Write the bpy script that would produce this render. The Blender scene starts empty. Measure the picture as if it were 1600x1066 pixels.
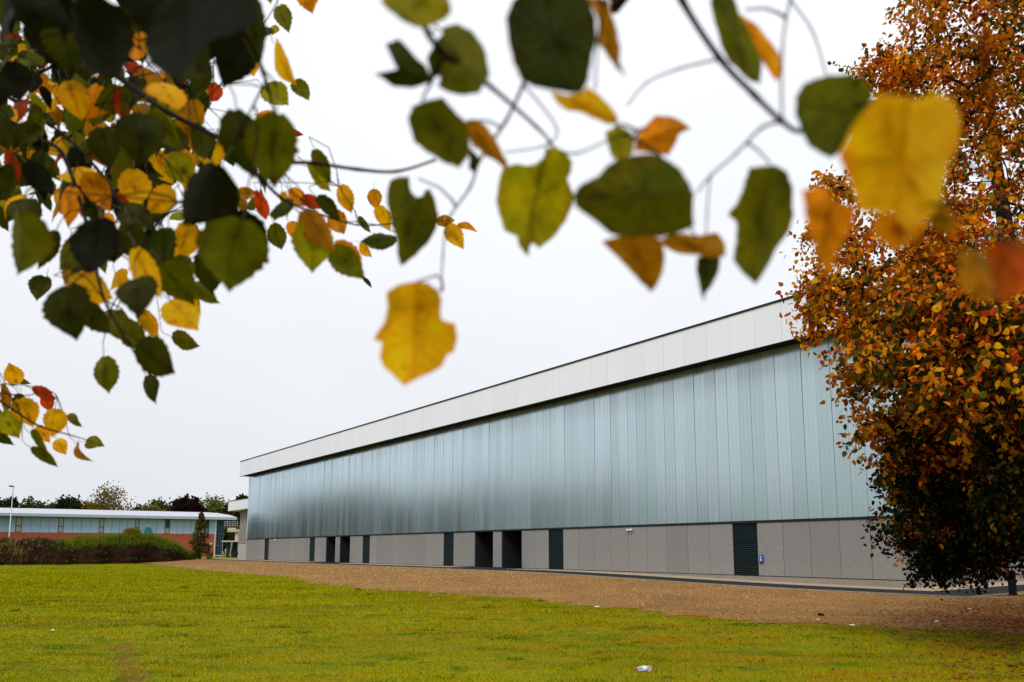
import bpy, math, random
import numpy as np
from mathutils import Vector, Matrix

R = random.Random(7)
NR = np.random.default_rng(11)
S = bpy.context.scene
COL = S.collection

# ------------------------------------------------------------------ camera
F, PCX, PCY, EYE = 1160.0, 800.0, 711.0, 1.6
TH = math.atan(148 / F)
CT, ST = math.cos(TH), math.sin(TH)
cam_d = bpy.data.cameras.new('camera')
cam = bpy.data.objects.new('camera', cam_d)
COL.objects.link(cam)
cam.location = (0, 0, EYE)
cam.rotation_euler = (math.pi / 2 + TH, 0, 0)
cam_d.sensor_width = 36.0
cam_d.lens = 36.0 * F / 1600
cam_d.shift_y = (PCY - 533) / 1600
cam_d.clip_start = 0.05
cam_d.clip_end = 3000
cam_d.dof.use_dof = True
cam_d.dof.focus_distance = 26.0
cam_d.dof.aperture_fstop = 4.2
S.camera = cam

# ------------------------------------------------------------------ sky, sun, exposure
SUN_EL, SUN_AZ = math.radians(48), math.radians(205)   # azimuth clockwise from +Y
w = bpy.data.worlds.new('World'); S.world = w; w.use_nodes = True
nt = w.node_tree; nt.nodes.clear()
out = nt.nodes.new('ShaderNodeOutputWorld'); bg = nt.nodes.new('ShaderNodeBackground')
sky = nt.nodes.new('ShaderNodeTexSky'); sky.sky_type = 'NISHITA'; sky.sun_disc = False
sky.sun_elevation = SUN_EL; sky.sun_rotation = SUN_AZ; sky.dust_density = 4.0
hs = nt.nodes.new('ShaderNodeHueSaturation'); hs.inputs['Saturation'].default_value = 0.25
tc = nt.nodes.new('ShaderNodeTexCoord')
sx = nt.nodes.new('ShaderNodeSeparateXYZ')
mr = nt.nodes.new('ShaderNodeMapRange')                 # an overcast sky grows brighter overhead
mr.inputs[1].default_value = 0.0; mr.inputs[2].default_value = 0.9
cr = nt.nodes.new('ShaderNodeMix'); cr.data_type = 'RGBA'
cr.inputs['A'].default_value = (7.45, 7.65, 8.05, 1); cr.inputs['B'].default_value = (10.7, 10.95, 11.5, 1)
nz = nt.nodes.new('ShaderNodeTexNoise'); nz.inputs['Scale'].default_value = 1.6; nz.inputs['Detail'].default_value = 4
nm = nt.nodes.new('ShaderNodeMapRange'); nm.inputs[1].default_value = .3; nm.inputs[2].default_value = .7
nm.inputs[3].default_value = .95; nm.inputs[4].default_value = 1.05
mul = nt.nodes.new('ShaderNodeVectorMath'); mul.operation = 'SCALE'
mx = nt.nodes.new('ShaderNodeMix'); mx.data_type = 'RGBA'; mx.inputs['Factor'].default_value = 0.93
bg.inputs['Strength'].default_value = 0.1
L = nt.links.new
L(sky.outputs[0], hs.inputs['Color']); L(tc.outputs['Generated'], sx.inputs[0]); L(sx.outputs['Z'], mr.inputs[0])
L(mr.outputs[0], cr.inputs['Factor']); L(tc.outputs['Generated'], nz.inputs['Vector']); L(nz.outputs[0], nm.inputs[0])
L(cr.outputs['Result'], mul.inputs[0]); L(nm.outputs[0], mul.inputs['Scale'])
L(hs.outputs[0], mx.inputs['A']); L(mul.outputs[0], mx.inputs['B']); L(mx.outputs['Result'], bg.inputs['Color'])
L(bg.outputs[0], out.inputs[0])

sun_d = bpy.data.lights.new('sun', 'SUN'); sun_d.energy = 1.5; sun_d.angle = math.radians(22); sun_d.color = (1, .97, .93)
sun = bpy.data.objects.new('sun', sun_d); COL.objects.link(sun)
sdir = Vector((math.sin(SUN_AZ) * math.cos(SUN_EL), math.cos(SUN_AZ) * math.cos(SUN_EL), math.sin(SUN_EL)))
sun.rotation_euler = sdir.to_track_quat('Z', 'Y').to_euler()
sun.location = sdir * 60
S.view_settings.view_transform = 'Standard'; S.view_settings.look = 'None'
S.view_settings.exposure = 0.12; S.view_settings.gamma = 1.0; S.view_settings.use_curve_mapping = False
S.render.engine = 'CYCLES'
S.cycles.use_denoising = True
S.cycles.max_bounces = 6; S.cycles.transparent_max_bounces = 8

# ------------------------------------------------------------------ helpers
def at(px, py, wd):
    """point at forward distance wd metres seen at photograph position px, py"""
    u = (PCY - py) / F
    return Vector(((px - PCX) / F * wd, (CT - ST * u) * wd, EYE + (ST + CT * u) * wd))
def ground(px, py, z=0.0):
    u = (PCY - py) / F
    t = (z - EYE) / (ST + CT * u)
    return ((px - PCX) / F * t, (CT - ST * u) * t)
CX, CYY = ground(1418.3, 919.6)                     # the hall's near corner
DX, DY = -0.603497652, 0.797364774                  # along the long front, away from the corner
NX, NY = -DY, DX                                    # out of the front, towards the lawn
def W(s, off, z=0.0):
    return (CX + DX * s + NX * off, CYY + DY * s + NY * off, z)
def so(x, y):
    x = x - CX; y = y - CYY
    return x * DX + y * DY, x * NX + y * NY
def sst(a):
    a = np.clip(a, 0, 1); return a * a * (3 - 2 * a)
def hgt(s, off):
    return 0.28 * sst(np.asarray(s) / 22.0) * (1 - sst((np.asarray(off) - 4) / 13.0))

class MB:
    def __init__(self): self.v = []; self.f = []; self.m = []
    def add(self, vs, fs, mi=0):
        b = len(self.v); self.v += [tuple(p) for p in vs]
        for f in fs: self.f.append(tuple(b + i for i in f)); self.m.append(mi)
    def box(self, x0, x1, y0, y1, z0, z1, mi=0, fn=None):
        vs = [(x, y, z) for z in (z0, z1) for y in (y0, y1) for x in (x0, x1)]
        if fn: vs = [fn(*p) for p in vs]
        self.add(vs, [(0, 2, 3, 1), (4, 5, 7, 6), (0, 1, 5, 4), (2, 6, 7, 3), (0, 4, 6, 2), (1, 3, 7, 5)], mi)
    def tube(self, pts, rad, n=6, mi=0, cap=True):
        pts = [Vector(p) for p in pts]; rings = []
        b = len(self.v)
        for i, p in enumerate(pts):
            d = (pts[min(i + 1, len(pts) - 1)] - pts[max(i - 1, 0)])
            d = d.normalized() if d.length > 1e-9 else Vector((0, 0, 1))
            a = d.cross(Vector((0.31, 0.17, 0.93)) if abs(d.z) < .9 else Vector((1, 0, 0))).normalized(); c = d.cross(a)
            r = rad[i] if hasattr(rad, '__len__') else rad
            for k in range(n):
                t = 2 * math.pi * k / n
                self.v.append(tuple(p + (a * math.cos(t) + c * math.sin(t)) * r))
        for i in range(len(pts) - 1):
            for k in range(n):
                k2 = (k + 1) % n
                self.f.append((b + i * n + k, b + i * n + k2, b + (i + 1) * n + k2, b + (i + 1) * n + k)); self.m.append(mi)
        if cap:
            self.f.append(tuple(b + k for k in range(n))[::-1]); self.m.append(mi)
            e = b + (len(pts) - 1) * n
            self.f.append(tuple(e + k for k in range(n))); self.m.append(mi)
    def lathe(self, prof, n=20, mi=0, c=(0, 0, 0)):
        b = len(self.v)
        for r, z in prof:
            for k in range(n):
                t = 2 * math.pi * k / n
                self.v.append((c[0] + r * math.cos(t), c[1] + r * math.sin(t), c[2] + z))
        for i in range(len(prof) - 1):
            for k in range(n):
                k2 = (k + 1) % n
                self.f.append((b + i * n + k, b + i * n + k2, b + (i + 1) * n + k2, b + (i + 1) * n + k)); self.m.append(mi)
        self.f.append(tuple(b + k for k in range(n))[::-1]); self.m.append(mi)
        e = b + (len(prof) - 1) * n
        self.f.append(tuple(e + k for k in range(n))); self.m.append(mi)
    def mesh(self, name, mats, smooth=False):
        me = bpy.data.meshes.new(name); me.from_pydata(self.v, [], self.f)
        mats = mats if isinstance(mats, (list, tuple)) else [mats]
        for m in mats: me.materials.append(m)
        if len(mats) > 1: me.polygons.foreach_set('material_index', self.m)
        if smooth: me.polygons.foreach_set('use_smooth', [True] * len(me.polygons))
        me.update(); return me
    def build(self, name, mats, parent=None, smooth=False, loc=None):
        return link(name, self.mesh(name, mats, smooth), parent, loc)
def link(name, data, parent=None, loc=None):
    o = bpy.data.objects.new(name, data); COL.objects.link(o)
    if parent is not None: o.parent = parent
    if loc is not None: o.location = loc
    return o
def tag(o, label, cat, group=None, kind=None):
    o['label'] = label; o['category'] = cat
    if group: o['group'] = group
    if kind: o['kind'] = kind
    return o
def thing(name, label, cat, loc=(0, 0, 0), rz=0, group=None):
    o = link(name, None, None, loc); o.rotation_euler = (0, 0, rz); o.empty_display_size = .2
    return tag(o, label, cat, group)
def tri_mesh(name, V, T, mats, col=None, smooth=False):
    """fast mesh from arrays: V (n,3), T (m,k), col (n,3) as point colour 'col'"""
    me = bpy.data.meshes.new(name)
    V = np.asarray(V, np.float32); T = np.asarray(T, np.int32); k = T.shape[1]
    me.vertices.add(len(V)); me.vertices.foreach_set('co', V.ravel())
    me.loops.add(T.size); me.loops.foreach_set('vertex_index', T.ravel())
    me.polygons.add(len(T)); me.polygons.foreach_set('loop_start', np.arange(len(T), dtype=np.int32) * k)
    if col is not None:
        a = me.attributes.new('col', 'FLOAT_COLOR', 'POINT')
        a.data.foreach_set('color', np.c_[col, np.ones(len(V))].astype(np.float32).ravel())
    me.materials.append(mats)
    me.update(calc_edges=True); me.validate()
    if smooth: me.polygons.foreach_set('use_smooth', [True] * len(me.polygons))
    return me

# ------------------------------------------------------------------ materials
def nodes(name):
    m = bpy.data.materials.new(name); m.use_nodes = True
    n = m.node_tree; p = n.nodes['Principled BSDF']
    return m, n, p
def N_(n, t, **kw):
    x = n.nodes.new('ShaderNode' + t)
    for k, v in kw.items(): setattr(x, k, v)
    return x
def mixc(n, fac, a, b, blend='MIX'):
    x = N_(n, 'Mix', data_type='RGBA', blend_type=blend)
    for s, v in (('Factor', fac), ('A', a), ('B', b)):
        if hasattr(v, 'is_linked') or hasattr(v, 'links'): n.links.new(v, x.inputs[s])
        else: x.inputs[s].default_value = v if not isinstance(v, tuple) else (*v[:3], 1)
    return x.outputs['Result']
def noise(n, scale, detail=4, rough=.55, vec=None, out=0):
    x = N_(n, 'TexNoise'); x.inputs['Scale'].default_value = scale; x.inputs['Detail'].default_value = detail
    x.inputs['Roughness'].default_value = rough
    if vec is not None: n.links.new(vec, x.inputs['Vector'])
    return x.outputs[out]
def mrange(n, v, a, b, c=0., d=1.):
    x = N_(n, 'MapRange'); n.links.new(v, x.inputs[0])
    for i, q in enumerate((a, b, c, d)): x.inputs[i + 1].default_value = q
    return x.outputs[0]
def math_(n, op, a, b=None):
    x = N_(n, 'Math', operation=op)
    for i, v in enumerate((a, b)):
        if v is None: continue
        if hasattr(v, 'links'): n.links.new(v, x.inputs[i])
        else: x.inputs[i].default_value = v
    return x.outputs[0]
def bump(n, p, h, strength, dist=.02):
    b = N_(n, 'Bump'); b.inputs['Strength'].default_value = strength; b.inputs['Distance'].default_value = dist
    n.links.new(h, b.inputs['Height']); n.links.new(b.outputs[0], p.inputs['Normal'])
def gpos(n): return N_(n, 'NewGeometry').outputs['Position']
def plain(name, c, rough=.6, var=.25, scale=6., bmp=0., metal=0., bscale=40., coord='pos', spec=.5):
    m, n, p = nodes(name)
    vec = gpos(n) if coord == 'pos' else N_(n, 'TexCoord').outputs['Object']
    f = mrange(n, noise(n, scale, 5, .6, vec), .3, .7)
    lo = tuple(x * (1 - var) for x in c); hi = tuple(min(1, x * (1 + var)) for x in c)
    n.links.new(mixc(n, f, lo, hi), p.inputs['Base Color'])
    p.inputs['Roughness'].default_value = rough; p.inputs['Metallic'].default_value = metal
    p.inputs['Specular IOR Level'].default_value = spec
    if bmp: bump(n, p, noise(n, bscale, 3, .6, vec), bmp)
    return m

# lawn colours, shared by the soil sheet and by the blades (worn tracks and dry patches have their own shape)
TRK = [(ground(-40, 984), ground(300, 962)), (ground(300, 962), ground(640, 942)), (ground(640, 942), ground(830, 938)), (ground(190, 1005), ground(215, 1066))]
def lawn_colour(n, bright):
    P = gpos(n)
    mp = N_(n, 'Mapping'); n.links.new(P, mp.inputs[0]); mp.inputs['Rotation'].default_value = (0, 0, .35); mp.inputs['Scale'].default_value = (.55, 1.35, 1)
    big = mrange(n, noise(n, .30, 4, .6, mp.outputs[0]), .36, .64)
    mid = mrange(n, noise(n, 1.5, 7, .72, mp.outputs[0]), .38, .62)
    fine = mrange(n, noise(n, 11, 5, .7, P), .34, .66)
    k = bright
    sep = N_(n, 'SeparateXYZ'); n.links.new(P, sep.inputs[0])
    c = mixc(n, mid, (.070 * k, .112 * k, .001 * k), (.225 * k, .215 * k, .001 * k))
    c = mixc(n, math_(n, 'MULTIPLY', big, .8), c, mixc(n, fine, (.14 * k, .18 * k, .001 * k), (.34 * k, .29 * k, .002 * k)))
    c = mixc(n, mrange(n, noise(n, .9, 6, .75, P), .56, .64, 0, .8), c, (.045 * k, .085 * k, .002 * k))
    dry = mrange(n, noise(n, .75, 7, .74, mp.outputs[0], 0), .45, .62)
    # browner towards the right and the gravel: dry grass, plus shade put into the colour
    dr = math_(n, 'MULTIPLY', dry, mrange(n, math_(n, 'SUBTRACT', sep.outputs[0], math_(n, 'MULTIPLY', sep.outputs[1], -.25)), -2, 8, .30, 1.))
    c = mixc(n, dr, c, mixc(n, fine, (.16 * k, .098 * k, .001 * k), (.31 * k, .19 * k, .003 * k)))
    c = mixc(n, mrange(n, fine, .62, .9, 0, .45), c, (.10 * k, .075 * k, .006 * k))
    for (a, b) in TRK:
        ax, ay = a; bx, by = b
        dx, dy = bx - ax, by - ay; ln = math.hypot(dx, dy)
        sub = N_(n, 'VectorMath', operation='SUBTRACT'); n.links.new(P, sub.inputs[0]); sub.inputs[1].default_value = (ax, ay, 0)
        d1 = N_(n, 'VectorMath', operation='DOT_PRODUCT'); n.links.new(sub.outputs[0], d1.inputs[0]); d1.inputs[1].default_value = (-dy / ln, dx / ln, 0)
        d2 = N_(n, 'VectorMath', operation='DOT_PRODUCT'); n.links.new(sub.outputs[0], d2.inputs[0]); d2.inputs[1].default_value = (dx / ln, dy / ln, 0)
        wob = math_(n, 'ADD', d1.outputs['Value'], mrange(n, noise(n, .5, 3, .6, P), 0, 1, -.25, .25))
        g = mrange(n, math_(n, 'ABSOLUTE', wob), .05, .26, 1, 0)
        g = math_(n, 'MULTIPLY', g, math_(n, 'MULTIPLY', math_(n, 'GREATER_THAN', d2.outputs['Value'], 0.), math_(n, 'LESS_THAN', d2.outputs['Value'], ln)))
        g = math_(n, 'MULTIPLY', g, mrange(n, noise(n, 2.2, 4, .7, P), .35, .62, .1, .8))
        c = mixc(n, g, c, (.19 * k, .10 * k, .022 * k))
    return c
def m_lawn():
    m, n, p = nodes('lawn_soil'); n.links.new(lawn_colour(n, 1.0), p.inputs['Base Color'])
    p.inputs['Roughness'].default_value = .95; p.inputs['Specular IOR Level'].default_value = .1
    bump(n, p, noise(n, 30, 5, .7, gpos(n)), .6, .04); return m
def m_blade():
    m, n, p = nodes('grass_blade')
    at_ = N_(n, 'Attribute', attribute_name='col')
    n.links.new(mixc(n, 1., lawn_colour(n, 1.45), at_.outputs['Color'], 'MULTIPLY'), p.inputs['Base Color'])
    p.inputs['Roughness'].default_value = .9; p.inputs['Specular IOR Level'].default_value = 0.; return m
def m_gravel():
    m, n, p = nodes('gravel')
    P = gpos(n)
    v = N_(n, 'TexVoronoi'); v.inputs['Scale'].default_value = 16; n.links.new(P, v.inputs['Vector'])
    big = mrange(n, noise(n, .30, 6, .68, P), .36, .64); f2 = mrange(n, noise(n, 5, 6, .75, P), .3, .72)
    c = mixc(n, big, (.215, .100, .022), (.385, .192, .046))
    c = mixc(n, f2, mixc(n, .5, c, (.12, .058, .020)), c)
    c = mixc(n, mrange(n, v.outputs['Color'], .75, .95), c, (.46, .32, .17))
    c = mixc(n, mrange(n, noise(n, 24, 3, .7, P), .62, .75), c, (.13, .065, .025))
    n.links.new(c, p.inputs['Base Color']); p.inputs['Roughness'].default_value = .95; p.inputs['Specular IOR Level'].default_value = .15
    bump(n, p, v.outputs['Distance'], .8, .05); return m
def m_glass():
    """multiwall glazing panels: pale, vertically fluted, half glossy; every panel a little different"""
    m, n, p = nodes('glazing_panel')
    oi = N_(n, 'ObjectInfo'); tcn = N_(n, 'TexCoord')
    mp = N_(n, 'Mapping'); n.links.new(tcn.outputs['Object'], mp.inputs[0]); mp.inputs['Scale'].default_value = (1, 1, .012)
    addr = N_(n, 'VectorMath', operation='ADD'); n.links.new(mp.outputs[0], addr.inputs[0])
    cb = N_(n, 'CombineXYZ'); n.links.new(math_(n, 'MULTIPLY', oi.outputs['Random'], 70.), cb.inputs[1]); n.links.new(cb.outputs[0], addr.inputs[1])
    st = mrange(n, noise(n, 9, 3, .6, addr.outputs[0]), .3, .7)
    c = mixc(n, mrange(n, oi.outputs['Random'], .35, .65), (.33, .44, .46), (.40, .50, .58))
    c = mixc(n, math_(n, 'MULTIPLY', st, .5), c, (.24, .36, .37))
    d = N_(n, 'BsdfDiffuse'); n.links.new(c, d.inputs['Color'])
    g = N_(n, 'BsdfGlossy')
    g.inputs['Color'].default_value = (.72, .86, .91, 1); g.inputs['Roughness'].default_value = .20
    lw = N_(n, 'LayerWeight'); lw.inputs['Blend'].default_value = .5
    r2 = math_(n, 'FRACT', math_(n, 'MULTIPLY', oi.outputs['Random'], 17.3))
    f = math_(n, 'ADD', mrange(n, lw.outputs['Facing'], .05, .60, .30, .84), math_(n, 'ADD', mrange(n, r2, 0, 1, -.12, .07), mrange(n, st, 0, 1, -.07, .07)))
    mxs = N_(n, 'MixShader'); n.links.new(f, mxs.inputs[0]); n.links.new(d.outputs[0], mxs.inputs[1]); n.links.new(g.outputs[0], mxs.inputs[2])
    n.links.new(mxs.outputs[0], n.nodes['Material Output'].inputs[0]); return m
def m_concrete():
    m, n, p = nodes('cement_board')
    oi = N_(n, 'ObjectInfo'); tcn = N_(n, 'TexCoord')
    mp = N_(n, 'Mapping'); n.links.new(tcn.outputs['Object'], mp.inputs[0]); mp.inputs['Scale'].default_value = (1, 1, .7)
    c = mixc(n, oi.outputs['Random'], (.222, .214, .200), (.290, .281, .264))
    c = mixc(n, mrange(n, noise(n, 9, 6, .7, mp.outputs[0]), .3, .7), tuple(x * .88 for x in (.222, .214, .200)), c)
    c = mixc(n, mrange(n, noise(n, 60, 3, .7, tcn.outputs['Object']), .55, .8, 0, .35), c, (.36, .33, .30))
    n.links.new(c, p.inputs['Base Color']); p.inputs['Roughness'].default_value = .85
    bump(n, p, noise(n, 120, 2, .6, tcn.outputs['Object']), .25, .01); return m
def m_brick(name, c1, c2, mortar, rot, sc=1.):
    m, n, p = nodes(name)
    tcn = N_(n, 'TexCoord'); mp = N_(n, 'Mapping'); n.links.new(tcn.outputs['Object'], mp.inputs[0]); mp.inputs['Rotation'].default_value = rot
    b = N_(n, 'TexBrick'); n.links.new(mp.outputs[0], b.inputs['Vector']); b.inputs['Scale'].default_value = sc
    b.inputs['Color1'].default_value = (*c1, 1); b.inputs['Color2'].default_value = (*c2, 1); b.inputs['Mortar'].default_value = (*mortar, 1)
    b.inputs['Brick Width'].default_value = .225; b.inputs['Row Height'].default_value = .075; b.inputs['Mortar Size'].default_value = .006
    c = mixc(n, mrange(n, noise(n, 1.2, 5, .6, tcn.outputs['Object']), .3, .7, 0, .35), b.outputs['Color'], tuple(x * .6 for x in c1))
    n.links.new(c, p.inputs['Base Color']); p.inputs['Roughness'].default_value = .9
    bump(n, p, b.outputs['Fac'], -.4, .01); return m
def m_leaf(name, transl=.35):
    """leaf: own colour on the object, midrib and side veins along UV, blotches and browned rim"""
    m, n, p = nodes(name)
    oi = N_(n, 'ObjectInfo'); uv = N_(n, 'UVMap')
    off = N_(n, 'VectorMath', operation='ADD'); n.links.new(uv.outputs[0], off.inputs[0])
    cb = N_(n, 'CombineXYZ'); n.links.new(math_(n, 'MULTIPLY', oi.outputs['Random'], 61.), cb.inputs[2]); n.links.new(cb.outputs[0], off.inputs[1])
    sep = N_(n, 'SeparateXYZ'); n.links.new(uv.outputs[0], sep.inputs[0])
    u = math_(n, 'ABSOLUTE', math_(n, 'SUBTRACT', sep.outputs[0], .5)); v = sep.outputs[1]
    rib = mrange(n, u, .006, .03, 1, 0)
    q = math_(n, 'FRACT', math_(n, 'MULTIPLY', math_(n, 'SUBTRACT', v, math_(n, 'MULTIPLY', u, .75)), 7.5))
    vein = mrange(n, math_(n, 'ABSOLUTE', math_(n, 'SUBTRACT', q, .5)), .0, .09, 1, 0)
    base = oi.outputs['Color']
    bl = mrange(n, noise(n, 2.6, 5, .6, off.outputs[0]), .38, .68)
    warm = mixc(n, 1., base, (2.0, 1.55, 1.2), 'MULTIPLY')
    c = mixc(n, math_(n, 'MULTIPLY', bl, .8), base, warm)
    dk = mixc(n, 1., base, (.34, .40, .5), 'MULTIPLY')
    c = mixc(n, mrange(n, noise(n, 1.7, 4, .6, off.outputs[0], 0), .48, .70, 0, .75), c, dk)
    rim = math_(n, 'MULTIPLY', mrange(n, math_(n, 'ADD', u, mrange(n, noise(n, 4, 3, .6, off.outputs[0]), 0, 1, -.2, .2)), .3, .5), .7)
    c = mixc(n, rim, c, mixc(n, 1., base, (1.25, .55, .5), 'MULTIPLY'))
    c = mixc(n, math_(n, 'MULTIPLY', vein, .42), c, mixc(n, 1., base, (.5, .5, .5), 'MULTIPLY'))
    c = mixc(n, math_(n, 'MULTIPLY', rib, .5), c, mixc(n, 1., base, (.6, .45, .6), 'MULTIPLY'))
    stn = math_(n, 'MULTIPLY', mrange(n, u, .02, .16, 1, 0), mrange(n, noise(n, 3.3, 4, .6, off.outputs[0]), .50, .66, 0, .8))
    c = mixc(n, stn, c, mixc(n, 1., base, (.42, .16, .5), 'MULTIPLY'))
    sp = mrange(n, noise(n, 13, 2, .5, off.outputs[0]), .66, .72, 0, .7)
    c = mixc(n, sp, c, mixc(n, 1., base, (.3, .2, .4), 'MULTIPLY'))
    clampc = mixc(n, 1., c, (.97, .97, .97), 'DARKEN'); c = clampc
    n.links.new(c, p.inputs['Base Color']); p.inputs['Roughness'].default_value = .5; p.inputs['Specular IOR Level'].default_value = .06
    bump(n, p, math_(n, 'ADD', vein, math_(n, 'MULTIPLY', rib, 2.)), .3, .002)
    t = N_(n, 'BsdfTranslucent'); n.links.new(c, t.inputs['Color'])
    x = N_(n, 'MixShader'); x.inputs[0].default_value = transl
    n.links.new(p.outputs[0], x.inputs[1]); n.links.new(t.outputs[0], x.inputs[2]); n.links.new(x.outputs[0], n.nodes['Material Output'].inputs[0])
    return m
def m_foliage(name, transl=.35, spec=.06):
    m, n, p = nodes(name)
    a = N_(n, 'Attribute', attribute_name='col'); n.links.new(a.outputs['Color'], p.inputs['Base Color'])
    p.inputs['Roughness'].default_value = .55; p.inputs['Specular IOR Level'].default_value = spec
    t = N_(n, 'BsdfTranslucent'); n.links.new(a.outputs['Color'], t.inputs['Color'])
    x = N_(n, 'MixShader'); x.inputs[0].default_value = transl
    n.links.new(p.outputs[0], x.inputs[1]); n.links.new(t.outputs[0], x.inputs[2]); n.links.new(x.outputs[0], n.nodes['Material Output'].inputs[0])
    return m
M = dict(
    lawn=m_lawn(), blade=m_blade(), gravel=m_gravel(), glass=m_glass(), concrete=m_concrete(),
    margin=plain('buff_chippings', (.42, .31, .20), .95, .3, 9, .5),
    asphalt=plain('asphalt', (.026, .025, .024), .95, .3, 5, .4, spec=.1),
    kerb=plain('kerb_concrete', (.30, .25, .20), .9, .2, 5, .2),
    fascia0=plain('white_metal_panel', (.80, .82, .87), .4, .02, 1.2),
    trim=plain('dark_trim', (.016, .022, .025), .5, .2, 4, spec=.12),
    soffit=plain('dark_soffit', (.010, .009, .009), .8, .2, 3, spec=.12),
    louvre=plain('louvre_metal', (.007, .018, .020), .5, .2, 4, spec=.12),
    dark=plain('dark_door', (.008, .010, .014), .5, .2, 4, spec=.12),
    reveal=plain('reveal_metal', (.022, .024, .026), .5, .2, 4, spec=.12),
    plinth=m_brick('buff_blockwork', (.25, .21, .17), (.30, .26, .21), (.33, .29, .25), (math.pi / 2, 0, 0)),
    brick=m_brick('red_brick', (.34, .055, .022), (.42, .075, .03), (.30, .16, .11), (math.pi / 2, 0, 0)),
    bluepan=plain('blue_metal_panel', (.31, .46, .62), .45, .06, 1.5),
    bluefr=plain('teal_frame', (.05, .12, .15), .5, .15, 4),
    winpane=plain('window_blind', (.32, .36, .28), .15, .12, 2),
    windark=plain('window_dark', (.02, .03, .035), .1, .12, 2),
    roofm=plain('pale_roof_sheet', (.46, .47, .52), .4, .05, .7),
    eave=plain('eave_metal', (.33, .43, .52), .4, .06, 2),
    cream=plain('cream_render', (.50, .44, .33), .8, .12, 2),
    ribgrey=plain('grey_rib', (.33, .31, .28), .6, .08, 2),
    ribdark=plain('dark_rib_gap', (.05, .045, .04), .7, .1, 2),
    palegrey=plain('pale_render', (.40, .40, .38), .8, .06, 2),
    white=plain('white_plastic', (.75, .75, .74), .4, .03, 4),
    steel=plain('galvanised', (.38, .40, .42), .4, .1, 5, metal=.6),
    black=plain('black_metal', (.005, .006, .008), .8, .2, 8, spec=.05),
    blue=plain('blue_plastic', (.02, .10, .42), .4, .1, 8),
    teal=plain('teal_plastic', (.01, .18, .22), .4, .1, 8),
    soil=plain('mound_soil', (.020, .010, .0055), 1., .6, 1.6, 1., bscale=3, spec=.0),
    rubble=plain('pale_rubble', (.42, .36, .30), .9, .25, 4, .5, bscale=9),
    bark=plain('bark', (.018, .013, .010), .9, .45, 14, .8, bscale=26, spec=.1),
    twig=plain('twig_bark', (.014, .009, .006), .8, .3, 30, spec=.06),
    stalk=plain('leaf_stalk', (.10, .07, .015), .6, .3, 30),
    leaf=m_leaf('leaf', .5), foliage=m_foliage('foliage', .45), wood=plain('weathered_wood', (.32, .24, .15), .85, .2, 4),
    pet=None, red=plain('red_cap', (.42, .05, .02), .4, .1, 20), stone=m_foliage('loose_stone', .0, .2),
)
m, n, p = nodes('fascia_panel'); tcn = N_(n, 'TexCoord'); oi = N_(n, 'ObjectInfo')
mp = N_(n, 'Mapping'); n.links.new(tcn.outputs['Object'], mp.inputs[0]); mp.inputs['Scale'].default_value = (1, 1, .06)
ad = N_(n, 'VectorMath', operation='ADD'); n.links.new(mp.outputs[0], ad.inputs[0]); cb = N_(n, 'CombineXYZ'); n.links.new(math_(n, 'MULTIPLY', oi.outputs['Random'], 40.), cb.inputs[1]); n.links.new(cb.outputs[0], ad.inputs[1])
c = mixc(n, oi.outputs['Random'], (.78, .81, .87), (.81, .84, .90)); c = mixc(n, mrange(n, noise(n, 7, 4, .65, ad.outputs[0]), .48, .78, 0, .18), c, (.62, .63, .65))
n.links.new(c, p.inputs['Base Color']); p.inputs['Roughness'].default_value = .4; M['fascia'] = m
m, n, p = nodes('clear_plastic'); p.inputs['Base Color'].default_value = (.82, .90, .92, 1); p.inputs['Roughness'].default_value = .12
p.inputs['Transmission Weight'].default_value = .75; p.inputs['IOR'].default_value = 1.25; M['pet'] = m
M['plabel'] = plain('bottle_label', (.70, .72, .80), .5, .1, 60)
m, n, p = nodes('lens_acrylic'); p.inputs['Base Color'].default_value = (.75, .78, .8, 1); p.inputs['Roughness'].default_value = .15; M['lens'] = m

# ------------------------------------------------------------------ ground
lawn = MB(); lawn.add([(-900, -300, 0), (900, -300, 0), (900, 1500, 0), (-900, 1500, 0)], [(0, 1, 2, 3)])
o = lawn.build('lawn', M['lawn']); o['kind'] = 'structure'; o['label'] = 'yellow green mown lawn with dry patches and worn tracks'; o['category'] = 'lawn'

edge_px = [(225, 881), (275, 887), (330, 893), (400, 899), (466, 904), (476, 911), (560, 921), (640, 925), (700, 929), (800, 935), (870, 942), (950, 950), (1060, 962), (1180, 971), (1300, 977), (1450, 985), (1600, 992)]
e_so = sorted(so(*ground(*q)) for q in edge_px)
ES = np.array([a for a, b in e_so]); EO = np.array([b for a, b in e_so])
def edge_off(s):
    s = np.asarray(s, float)
    return np.interp(s, ES, EO) + .35 * np.sin(s * 1.7) * np.cos(s * .63) + .26 * np.sin(s * 4.9 + 1.3) + .18 * np.sin(s * 11.3) + .1 * np.sin(s * 23.7 + 2)
def sheet(name, ss, o0, o1, nc, dz, mat, mb=None):
    mb = mb or MB(); b = len(mb.v)
    for s in ss:
        a = o0(s) if callable(o0) else o0; c = o1(s) if callable(o1) else o1
        for j in range(nc + 1):
            off = a + (c - a) * j / nc
            mb.v.append(W(s, off, float(hgt(s, off)) + dz))
    for i in range(len(ss) - 1):
        for j in range(nc):
            q = b + i * (nc + 1) + j
            mb.f.append((q, q + nc + 1, q + nc + 2, q + 1)); mb.m.append(0)
    return mb
fs = list(np.arange(-4.2, 79.5, .25))
g = sheet('g', fs, 4.82, lambda s: float(edge_off(s)), 16, .012, None)
g = sheet('g', list(np.arange(-45, -4.1, .4)) + [-4.2], -30., lambda s: float(edge_off(s)), 20, .012, None, g)
g = sheet('g', list(np.arange(79.25, 96, .5)), 4.82, lambda s: max(5., float(np.interp(s, [79, 96], [float(edge_off(79)), 12]))), 6, .012, None, g)
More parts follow.
